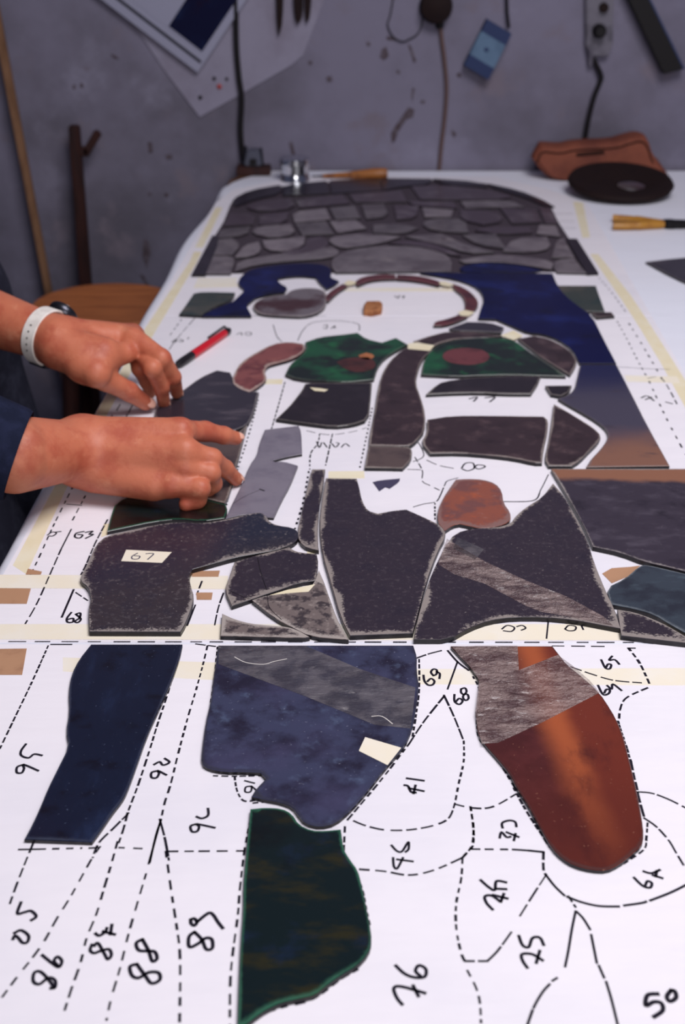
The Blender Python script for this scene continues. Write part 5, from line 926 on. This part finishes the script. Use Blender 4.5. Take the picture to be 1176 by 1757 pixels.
# ------------------------------------------------------------------ red pen
a, b = Vector(PEN[0]), Vector(PEN[1]); d = (b-a); Lp = d.length; d.normalize()
pen = tag(empty('pen', (a.x, a.y, TABLE_Z)), 'red and black pen lying on the paper near the far hand', 'pen')
def penseg(name, mat, t0, t1, prof): # prof: (t, r)
    MB().lathe([(r, Lp*t) for t, r in prof], a, d, 16).build(name, mat, pen, smooth=True)
penseg('grip', 'pen_black', 0, .27, [(-.0, .0032), (.03, .0052), (.12, .0058), (.26, .0056), (.27, .0054)])
penseg('barrel', 'pen_red', .27, .9, [(.265, .0053), (.28, .0057), (.6, .0056), (.88, .0054), (.90, .0050)])
penseg('end_cap', 'pen_black', .9, 1, [(.895, .0050), (.91, .0054), (.97, .0050), (1.0, .003)])
side = d.cross(Vector((0,0,1))).normalized()
MB().tube([a+d*Lp*.96-side*.002+Vector((0,0,.004)), a+d*Lp*.94-side*.003+Vector((0,0,.0072)), a+d*Lp*.62-side*.003+Vector((0,0,.0066))], .0016, 8).build('clip', 'pen_black', pen, smooth=True)

# ------------------------------------------------------------------ small things at the far end of the table
c = Vector(TIN)
t = tag(empty('tin', (c.x, c.y+0.031, TABLE_Z)), 'shiny ribbed tin standing behind the arched panel', 'tin')
z0 = TABLE_Z+.0009
prof = [(.029, 0), (.0305, .001), (.0305, .003), (.029, .005), (.029, .014), (.0283, .016), (.029, .018), (.029, .030), (.0305, .032), (.0305, .036)]
MB().lathe([(r, h) for r, h in prof], (c.x, c.y+.031, z0), (0,0,1), 40).build('body', 'tin', t, smooth=True)
MB().lathe([(.0305, 0), (.0315, .001), (.0315, .009), (.030, .0105), (.026, .0105)], (c.x, c.y+.031, z0+.0362), (0,0,1), 40).build('lid', 'tin', t, smooth=True)

c = Vector(ADAPTER)
t = tag(empty('plug_adapter', (c.x, c.y+0.02, TABLE_Z)), 'dark plug adapter on a brown block where the black cable ends', 'adapter')
MB().box((c.x, c.y+.02, z0+.009), (.072, .04, .018)).build('wooden_block', 'wood_dark', t, bevel=.002)
MB().prism([(c.x-.02, c.y+.008, z0+.0185), (c.x+.018, c.y+.008, z0+.0185), (c.x+.014, c.y+.008, z0+.052), (c.x-.012, c.y+.008, z0+.052)], (0, .028, 0)).build('housing', 'device_grey', t, bevel=.003)
MB().box((c.x, c.y+.005, z0+.028), (.014, .006, .012)).build('socket_hole', 'black_plastic', t, bevel=.001)
MB().tube([(c.x+.019, c.y+.022, z0+.018), (c.x+.016, c.y+.022, z0+.054)], .003).build('clamp_pin', 'steel_dark', t, smooth=True)
MB().tube([(c.x-.021, c.y+.022, z0+.018), (c.x-.015, c.y+.022, z0+.058)], .003).build('clamp_pin', 'steel_dark', t, smooth=True)

a, b = Vector(TOOL_TIP), Vector(TOOL_END); d = (b-a); Lt = d.length; d.normalize()
t = tag(empty('pointed_tool', (b.x, b.y, TABLE_Z)), 'tapered orange handled tool lying behind the arch', 'tool')
MB().lathe([(.0014, Lt*-.12), (.0018, 0), (.003, Lt*.05)], a, d, 12).build('point', 'steel_dark', t, smooth=True)
MB().lathe([(.003, Lt*.045), (.0045, Lt*.12), (.0062, Lt*.4), (.0095, Lt*.62), (.012, Lt*.8), (.0118, Lt*.95), (.009, Lt*1.0)], a, d, 18).build('handle', 'handle_orange', t, smooth=True)

c = Vector(RING)
mb = MB(); n_ = 48; vs = []
prof = [(.027, .0015, .022), (.029, .0, .022), (.09, .0, .0), (.101, .004, 0), (.104, .010, 0), (.100, .016, 0), (.085, .016, 0), (.055, .008, .012), (.030, .0035, .022), (.0268, .003, .022)]
for r, h, ox in prof:
    for k in range(n_): vs.append((ox+r*math.cos(2*math.pi*k/n_), r*math.sin(2*math.pi*k/n_), h))
mb.add(vs, [(i_*n_+k, i_*n_+(k+1)%n_, ((i_+1)%len(prof))*n_+(k+1)%n_, ((i_+1)%len(prof))*n_+k) for i_ in range(len(prof)) for k in range(n_)])
disc = mb.build('leather_disc', 'ring_dark', smooth=True)
disc.location = (c.x, c.y, z0+.104*math.sin(math.radians(8))); disc.rotation_euler = (math.radians(8), 0, 0)
tag(disc, 'dark round leather disc with a small hole, before the brown bag', 'disc')

bag = tag(empty('leather_bag', (BAG[0][0]+.1, 2.62, TABLE_Z)), 'brown leather bag with a dark slot leaning at the wall', 'bag')
pts = [(x, max(z, TABLE_Z+.001)) for x, z in BAG]
P2 = rounded(pts, 60)
n = len(P2); cx = sum(p.x for p in P2)/n; cz = sum(p.y for p in P2)/n
vs = []; rings = [(0.0, .93), (-.008, 1.0), (-.03, 1.02), (-.06, .99), (-.075, .90)]
front = 2.742
for dy, s in rings:
    for p in P2:
        vs.append((cx+(p.x-cx)*s, front-0.065-dy*0.9+(p.y-TABLE_Z)*0.25, max(TABLE_Z+.001, cz+(p.y-cz)*s)))
fs = [tuple(range(n)), tuple(range(len(vs)-1, len(vs)-n-1, -1))]
for i in range(len(rings)-1):
    for k in range(n): fs.append((i*n+k, i*n+(k+1)%n, (i+1)*n+(k+1)%n, (i+1)*n+k))
MB().add(vs, fs).build('body', 'leather_brown', bag, smooth=True)
MB().prism([(x, front-.066+(z-TABLE_Z)*0.25, z) for x, z in BAG_SLOT], (0, .006, 0)).build('slot', 'slot_dark', bag)
fl = [(cx+(p.x-cx)*.98, front-.0685+(p.y-TABLE_Z)*0.25, p.y) for p in P2 if p.y > cz]
MB().tube(spline([(x, y, z-.012) for x, y, z in fl], 3), .0016, 6).build('seam', 'slot_dark', bag, smooth=True)

p0, p1, pj = [Vector(p) for p in PLIERS]
t = tag(empty('pliers', (pj.x, pj.y, TABLE_Z)), 'pliers with two yellow handles on the white table', 'pliers')
up = Vector((0,0,.001))
for q, s in ((p0, 1), (p1, -1)):
    mid = q.lerp(pj, .55)+Vector((0, s*.006, 0))
    MB().tube(spline([q, q.lerp(mid, .5)+Vector((0, s*.002, 0)), mid, pj+Vector((-.012, s*.007, 0)), pj+Vector((0, s*.005, 0))], 5), [.0065]*9+[.0075]*8+[.0068]*4, 12).build('handle', 'handle_yellow', t, smooth=True)
MB().lathe([(.0, -.006), (.013, -.006), (.013, .006), (.0, .006)], pj+Vector((.012, 0, 0)), (0,0,1), 20).build('pivot', 'black_plastic', t, smooth=True)
for s in (1, -1):
    MB().prism([pj+Vector((.002, s*.001, -.005)), pj+Vector((.004, s*.012, -.005)), pj+Vector((.03, s*.012, -.005)), pj+Vector((.075, s*.004, -.005)), pj+Vector((.075, s*.0008, -.005))], (0, 0, .010)).build('jaw', 'black_plastic', t)

# ------------------------------------------------------------------ things on and against the wall
def wpts(pts, off): return [(x, WALL_Y-off, z) for x, z in pts]
# framed print hanging point down
c0 = Vector((PRINT[0][0], PRINT[0][1])); e1 = (Vector(PRINT[1])-c0).normalized(); e2 = Vector((e1.y, -e1.x))
if e2.y < 0: e2 = -e2
S1, S2 = .30, .26
def pp(u, v): q = c0+e1*u+e2*v; return (q.x, q.y)
pr = tag(empty('wall_print', (c0.x, WALL_Y, c0.y)), 'white bordered dark blue print tilted on the wall', 'picture')
MB().prism(wpts([pp(0,0), pp(S1,0), pp(S1,S2), pp(0,S2)], .016), (0, .012, 0)).build('mount', 'print_white', pr)
MB().prism(wpts([pp(.022,.036), pp(S1-.02,.036), pp(S1-.02,S2-.02), pp(.022,S2-.02)], .0165), (0, .0008, 0)).build('backing_sheet', 'print_white', pr)
MB().prism(wpts([pp(.006,.018), pp(S1-.01,.018), pp(S1-.01,.024), pp(.006,.024)], .0168), (0, .0008, 0)).build('shadow_line', 'print_shadow', pr)  # dark strip painted as the shadow line along the lower left border
MB().prism(wpts([pp(.016,.040), pp(.098,.040), pp(.098,S2-.02), pp(.016,S2-.02)], .0178), (0, .0012, 0)).build('picture_field', 'print_navy', pr)
po_ = tag(empty('wall_poster', (POSTER[0][0], WALL_Y, POSTER[0][1])), 'creased grey paper sheet pinned behind the print', 'paper')
MB().prism(wpts(POSTER, .003), (0, .001, 0)).build('sheet', 'poster_paper', po_)
def spot(px, pz, r, mat, nm): MB().ball((px, WALL_Y-.0035, pz), (r, .003, r), 10, 6).build(nm, mat, po_, smooth=True)
px0 = Vector((POSTER[0][0], POSTER[0][1]))
spot(px0.x+.044, px0.y+.062, .0055, 'pin_red', 'pin'); spot(px0.x+.003, px0.y+.040, .0045, 'black_plastic', 'pin'); spot(px0.x+.034, px0.y+.078, .004, 'black_plastic', 'pin'); spot(px0.x+.060, px0.y+.077, .0035, 'black_plastic', 'pin')

tag(MB().tube(spline(wpts(CABLE_BLACK, .012), 6), .0058, 10).build('power_cable', 'cable_black', smooth=True), 'thick black cable hanging down beside the print', 'cable')
tag(MB().tube(spline(wpts(CABLE_BROWN, .006), 6), .0042, 8).build('thin_cable', 'cable_brown', smooth=True), 'thin brown cable hanging from the dark round box', 'cable')
tag(MB().tube(spline(wpts(WIRE, .004), 6), .0014, 6).build('wire_loop', 'cable_black', smooth=True), 'fine dark wire loop hanging on the wall', 'wire')
jx, jz = JUNCTION
jb = tag(empty('junction_box', (jx, WALL_Y, jz)), 'dark round junction box above the thin brown cable', 'box')
MB().lathe([(.033, 0), (.034, .012), (.030, .030), (.012, .036)], (jx, WALL_Y-.0001, jz+.005), (0,-1,0), 28).build('cover', 'ring_dark', jb, smooth=True)
MB().lathe([(.008, 0), (.008, .014), (.005, .016)], (jx+.009, WALL_Y-.008, jz-.022), (0,0,-1), 14).build('gland', 'black_plastic', jb, smooth=True)

pk = tag(empty('blue_packet', (PACKET[0][0], WALL_Y, PACKET[0][1])), 'pale blue packet with darker blue ends hung askew on the wall', 'packet')
q = [Vector(p) for p in PACKET]
MB().prism(wpts([tuple(v) for v in q], .026), (0, .024, 0)).build('body', 'packet_blue', pk, bevel=.0015)
def band(t0, t1, nm):
    e = [q[0].lerp(q[3], t0), q[1].lerp(q[2], t0), q[1].lerp(q[2], t1), q[0].lerp(q[3], t1)]
    MB().prism(wpts([tuple(v) for v in e], .0268), (0, .026, 0)).build(nm, 'packet_navy', pk)
band(-.01, .24, 'end_band'); band(.76, 1.01, 'end_band')
m0 = (q[0]+q[1]+q[2]+q[3])/4
MB().ball((m0.x-.003, WALL_Y-.0262, m0.y), (.0045, .001, .0045), 10, 6).build('printed_dot', 'packet_navy', pk)
MB().tube(wpts(PACKET_CORD, .012), .003, 6).build('hanging_cord', 'cable_black', pk, smooth=True)

so = tag(empty('wall_socket', (SOCKET[0][0]+.03, WALL_Y, SOCKET[3][1])), 'grey wall socket with a plug and hanging dark cable', 'socket')
MB().prism(wpts(SOCKET, .020), (0, .0195, 0)).build('housing', 'socket_grey', so, bevel=.003)
sx = (SOCKET[0][0]+SOCKET[1][0])/2; sz = SOCKET[3][1]
MB().lathe([(.014, 0), (.013, .018), (.009, .024)], (sx+.004, WALL_Y-.020, sz+.050), (0,-1,0), 18).build('plug', 'black_plastic', so, smooth=True)
MB().lathe([(.010, 0), (.009, .010)], (sx+.010, WALL_Y-.020, sz+.094), (0,-1,0), 16).build('plug', 'ring_dark', so, smooth=True)
MB().lathe([(.009, 0), (.006, .02), (.005, .03)], (sx-.006, WALL_Y-.012, sz+.012), (0,0,-1), 12).build('cable_gland', 'socket_grey', so, smooth=True)
MB().tube(spline([(sx-.006, WALL_Y-.012, sz+.002)]+wpts(SOCKET_CABLE[1:], .012), 6), .0052, 8).build('cable', 'cable_black', so, smooth=True)

br = tag(empty('black_bar', (BAR[2][0], WALL_Y, BAR[3][1])), 'broad black bar slanting in the upper right corner', 'bar')
MB().prism(wpts(BAR, .03), (0, .028, 0)).build('body', 'black_plastic', br, bevel=.002)
qb = [Vector(p) for p in BAR]
MB().prism(wpts([tuple(qb[0].lerp(qb[1], .92)), tuple(qb[1]), tuple(qb[2]), tuple(qb[3].lerp(qb[2], .92))], .0306), (0, .0306-.002, 0)).build('blue_edge', 'packet_navy', br)
for k, pts in enumerate(TOOLS):
    lab = ['dark narrow tool hanging by the black cable', 'dark short tool hanging in the middle of the three', 'dark short tool hanging rightmost of the three'][k]
    q = [Vector(p) for p in pts]
    tt = tag(empty('hanging_tool', (q[3].x, WALL_Y, q[3].y)), lab, 'tool', 'tools hung high on the wall')
    MB().prism(wpts([tuple(v) for v in rounded(pts, 80)], .016), (0, .012, 0)).build('blade', 'ring_dark', tt, bevel=.001)
    MB().tube([(q[0].x+.008, WALL_Y, q[0].y-.012), (q[0].x+.008, WALL_Y-.022, q[0].y-.010)], .002, 6).build('nail', 'steel_dark', tt, smooth=True)

# forked post standing at the wall
def extend(pts, zf):
    """carry a leaning bar's lower end down to the floor"""
    q = [Vector(p) for p in pts]
    a = q[0]+(q[3]-q[0])*((zf-q[0].y)/(q[3].y-q[0].y)); b = q[1]+(q[2]-q[1])*((zf-q[1].y)/(q[2].y-q[1].y))
    return [tuple(q[0]), tuple(q[1]), tuple(b), tuple(a)]
fp = tag(empty('forked_post', (POST[3][0], WALL_Y-.05, 0)), 'dark wooden post with a short forked branch at its top', 'post')
MB().prism(wpts(extend(POST, 0.0), .06), (0, .024, 0)).build('shaft', 'wood_dark', fp, bevel=.003)
MB().prism(wpts(BRANCH, .056), (0, .018, 0)).build('branch', 'wood_dark', fp, bevel=.003)
MB().box((BRANCH[0][0]+.002, WALL_Y-.047, BRANCH[0][1]+.002), (.03, .018, .02)).build('crotch', 'wood_dark', fp, bevel=.004)
bt = MB().prism(wpts(extend(BATTEN, 0.0), .04), (0, .016, 0)).build('batten', 'wood_batten', bevel=.002)
tag(bt, 'pale wooden batten leaning against the wall at the far left', 'batten')

# round wooden stool
sc_ = Vector((-0.455, 2.385, 0.68)); sr = .145
st = tag(empty('stool', (sc_.x, sc_.y, 0)), 'round wooden stool behind the far hand', 'stool')
MB().lathe([(sr-.006, -.032), (sr, -.026), (sr, -.006), (sr-.006, 0), (sr-.05, -.0012), (.02, -.002)], sc_, (0,0,1), 56).build('seat', 'wood_orange', st, smooth=True)
for k in range(4):
    a_ = math.pi/4+k*math.pi/2
    u = Vector((math.cos(a_), math.sin(a_), 0))
    MB().tube([sc_+u*.085+Vector((0,0,-.030)), Vector((sc_.x, sc_.y, 0))+u*.15], [.017, .013], 12).build('leg', 'wood_dark', st, smooth=True)
for k in range(4):
    a0 = math.pi/4+k*math.pi/2; f = 0.085+(.15-.085)*(1-.25/.65)
    u0 = Vector((math.cos(a0), math.sin(a0), 0))*.125; u1 = Vector((math.cos(a0+math.pi/2), math.sin(a0+math.pi/2), 0))*.125
    MB().tube([Vector((sc_.x, sc_.y, .25))+u0, Vector((sc_.x, sc_.y, .25))+u1], .009, 8).build('rung', 'wood_dark', st, smooth=True)

# ------------------------------------------------------------------ person
def hand_mesh(H, h=0.0017):
    pts = [p for seg in H['palm']+H['arm'] for p in seg] + [p for f in H['fingers'] for p in f]
    lo = [min(p[i]-p[3] for p in pts)-.008 for i in range(3)]; hi = [max(p[i]+p[3] for p in pts)+.008 for i in range(3)]
    F = Field(lo, hi, h)
    d = None
    for a, b in H['palm']: d = smin(d, F.cap(a, b), .010)
    for a, b in H['arm']: d = smin(d, F.cap(a, b), .015)
    df = None
    for f in H['fingers']: df = smin(df, F.chain(f, .004), .0012)
    d = smin(d, df, .007)
    return surface(d, lo, h)

def lower_body(F, g=0.0):
    d = None
    for y in (1.42, 1.61):
        d = smin(d, F.chain([(-.55, y, .90, .094+g), (-.485, y, .62, .084+g), (-.50, y-.005, .46, .066+g), (-.55, y, .09, .045+g)], .04), .03)
    d = smin(d, F.cap((-.555, 1.42, .92, .105+g), (-.555, 1.59, .92, .105+g)), .06)
    return d
def torso(F, g=0.0):
    d = F.cap((-.56, 1.41, .94, .108+g), (-.56, 1.57, .94, .108+g))
    d = smin(d, F.cap((-.58, 1.37, 1.06, .105+g), (-.58, 1.50, 1.06, .105+g)), .08)
    d = smin(d, F.cap((-.60, 1.27, 1.24, .112+g), (-.60, 1.45, 1.24, .112+g)), .09)
    d = smin(d, F.cap((-.59, 1.20, 1.36, .058+g), (-.59, 1.52, 1.36, .058+g)), .08)
    return d
EL_R, EL_L = (-.50, 1.10, 1.00), (-.535, 1.52, .965)
def arms(F, g=0.0):
    r = F.chain([(-.59, 1.18, 1.35, .055+g), EL_R+(.046+g,)], .03)
    l = F.chain([(-.59, 1.54, 1.35, .055+g), EL_L+(.046+g,)], .03)
    return np.minimum(r, l)
lo, hi, hh = (-.86, .98, -.01), (-.26, 1.76, 1.80), .011
F = Field(lo, hi, hh)
d = smin(torso(F), lower_body(F), .03)
d = smin(d, arms(F), .04)
d = smin(d, F.cap((-.58, 1.36, 1.40, .055), (-.545, 1.36, 1.52, .052)), .05)
hd = (-.515, 1.36, 1.60)
head = F.ell(hd, (.098, .076, .118))
head = smin(head, F.cap((hd[0]+.06, 1.36, hd[2]-.075, .040), (hd[0]+.045, 1.36, hd[2]-.085, .042)), .05)
head = smin(head, F.cap((hd[0]+.088, 1.36, hd[2]+.012, .010), (hd[0]+.108, 1.36, hd[2]-.028, .015)), .02)
for s in (-1, 1):
    head = smin(head, F.ell((hd[0]-.005, 1.36+s*.078, hd[2]-.012), (.022, .012, .034)), .01)
    head = smin(head, F.ell((hd[0]+.084, 1.36+s*.032, hd[2]+.030), (.014, .026, .012)), .015)
head = smin(head, F.ell((hd[0]+.090, 1.36, hd[2]-.058), (.012, .026, .009)), .008)
d = smin(d, head, .03)
V0, F0 = surface(d, lo, hh)
V1, F1 = hand_mesh(HAND_R); V2, F2 = hand_mesh(HAND_L)
# right forearm carries on from the modelled wrist to the elbow inside the sleeve
fa = HAND_R['arm'][0][1]
Fb = Field((-.60, 1.02, .87), (-.27, 1.22, 1.08), .005)
V3, F3 = surface(Fb.cap(fa, EL_R+(.044,)), (-.60, 1.02, .87), .005)
allV = np.concatenate([V0, V1, V2, V3]); n0 = len(V0); n1 = n0+len(V1); n2 = n1+len(V2)
allF = np.concatenate([F0, F1+n0, F2+n1, F3+n2])
person = obj('person', allV.tolist(), allF.tolist(), 'skin', smooth=True)
o_ = Vector((-.5, 1.36, 0)); person.data.transform(Matrix.Translation(-o_)); person.location = o_
tag(person, 'person in navy sweater leaning over the table with both hands on the glass', 'person')
# nails
def nail(tip, prev, up, s=1.0):
    t = Vector(tip[:3]); p = Vector(prev[:3]); d = (t-p).normalized(); u = Vector(up); u = (u-d*u.dot(d)).normalized(); w = d.cross(u)
    R = Matrix((d, w, u)).transposed()
    MB().ball(t+d*tip[3]*.25+u*tip[3]*.82, (.0062*s, .0048*s, .0016), 12, 8, R).build('fingernail', 'nail', person, smooth=True)
fr, flh = HAND_R['fingers'], HAND_L['fingers']
toward = (0.1, -0.75, 0.65)
nail(fr[0][3], fr[0][2], (.35, -.55, .8), .85); nail(fr[1][3], fr[1][2], (.8, .1, .6));
nail(flh[0][3], flh[0][2], (.9, -.1, .4)); nail(flh[1][3], flh[1][2], (.8, .1, .4)); nail(flh[4][3], flh[4][2], (.35, -.7, .65), 1.25)
# clothes
F = Field(lo, hi, .009)
sw = smin(torso(F, .014), arms(F, .013), .05)
sw = np.maximum(sw, .93-F.Z)
V, Q = surface(sw, lo, .009); o = obj('sweater', V.tolist(), Q.tolist(), 'navy_cloth', smooth=True); put(o, person)
tr = np.maximum(np.maximum(lower_body(F, .012), F.Z-1.0), .06-F.Z)
V, Q = surface(tr, lo, .009); o = obj('trousers', V.tolist(), Q.tolist(), 'denim', smooth=True); put(o, person)
e = Vector(EL_R); c = Vector(fa[:3]); dr = (c-e).normalized()
cuff_end = c + dr*.004
MB().lathe([(.050, 0), (.056, .02), (.0545, (cuff_end-e).length*.5), (.048, (cuff_end-e).length-.03), (.0455, (cuff_end-e).length-.004), (.0440, (cuff_end-e).length), (.040, (cuff_end-e).length-.006)], e, dr, 36).build('sleeve', 'navy_cloth', person, smooth=True)
e = Vector(EL_L); c = Vector(HAND_L['arm'][0][0][:3]); dl = (c-e).normalized()
MB().lathe([(.052, -.03), (.058, 0), (.057, .02), (.060, .028), (.058, .048), (.050, .050), (.046, .04)], e, dl, 36).build('rolled_sleeve', 'navy_cloth', person, smooth=True)
F = Field((-.69, 1.22, 1.46), (-.35, 1.50, 1.78), .006)
ha = np.maximum(F.ell((hd[0]-.008, 1.36, hd[2]+.012), (.108, .088, .125)), np.maximum(hd[2]-.05+.9*(F.X-hd[0]+.01)-F.Z, -F.ell((hd[0]+.075, 1.36, hd[2]-.03), (.06, .066, .085))))
V, Q = surface(ha, (-.69, 1.22, 1.46), .006); o = obj('hair', V.tolist(), Q.tolist(), 'hair', smooth=True); put(o, person)
for y in (1.42, 1.61):
    F = Field((-.62, y-.07, -.01), (-.28, y+.07, .14), .006)
    sh = smin(F.cap((-.565, y, .045, .044), (-.42, y, .035, .036)), F.cap((-.55, y, .06, .046), (-.55, y, .10, .046)), .02)
    V, Q = surface(np.maximum(sh, .001-F.Z), (-.62, y-.07, -.01), .006); o = obj('shoe', V.tolist(), Q.tolist(), 'shoe_leather', smooth=True); put(o, person)
for s in (-1, 1):
    MB().ball((hd[0]+.090, 1.36+s*.032, hd[2]+.016), (.008, .013, .007), 12, 8).build('eye', 'strap_white', person, smooth=True)

# ------------------------------------------------------------------ wristwatch on the far wrist
wr = Vector(HAND_L['arm'][0][0][:3]); el = Vector(HAND_L['arm'][0][1][:3]); ax = (el-wr).normalized()
wc = wr + ax*.016
wt = tag(empty('wristwatch', wc), 'wristwatch with a white perforated strap on the far wrist', 'watch')
R0 = .0325
MB().lathe([(R0-.0016, -.0085), (R0, -.009), (R0+.0012, -.008), (R0+.0012, .008), (R0, .009), (R0-.0016, .0085)], wc, ax, 48, closed=True).build('strap', 'strap_white', wt, smooth=True)
u1 = Vector((0.25, .80, .55)); u1 = (u1-ax*u1.dot(ax)).normalized()
MB().lathe([(.0165, -.002), (.018, .001), (.018, .006), (.0165, .008)], wc+u1*R0, u1, 32).build('case', 'steel_dark', wt, smooth=True)
MB().lathe([(.0155, 0), (.0155, .0008), (.012, .0014)], wc+u1*(R0+.0079), u1, 32).build('dial', 'watch_face', wt, smooth=True)
MB().lathe([(.002, 0), (.0022, .003), (.001, .0036)], wc+u1*(R0+.004)+ax.cross(u1)*.018, ax.cross(u1), 10).build('crown', 'steel_dark', wt, smooth=True)
u2 = Vector((-.05, -.35, -.95)); u2 = (u2-ax*u2.dot(ax)).normalized()
MB().box(wc+u2*(R0+.001), (.004, .024, .012), Matrix((u2, ax, u2.cross(ax))).transposed()).build('buckle', 'steel_dark', wt, bevel=.001)
for k in range(5):
    a_ = math.radians(35+k*13); vdir = Vector((0, -1, .1)); vdir = (vdir-ax*vdir.dot(ax)).normalized(); w_ = ax.cross(vdir)
    dd = vdir*math.cos(a_-1.0)+w_*math.sin(a_-1.0)
    MB().lathe([(.0011, 0), (.0011, .0004)], wc+dd*(R0+.0011), dd, 8).build('strap_hole', 'black_plastic', wt)
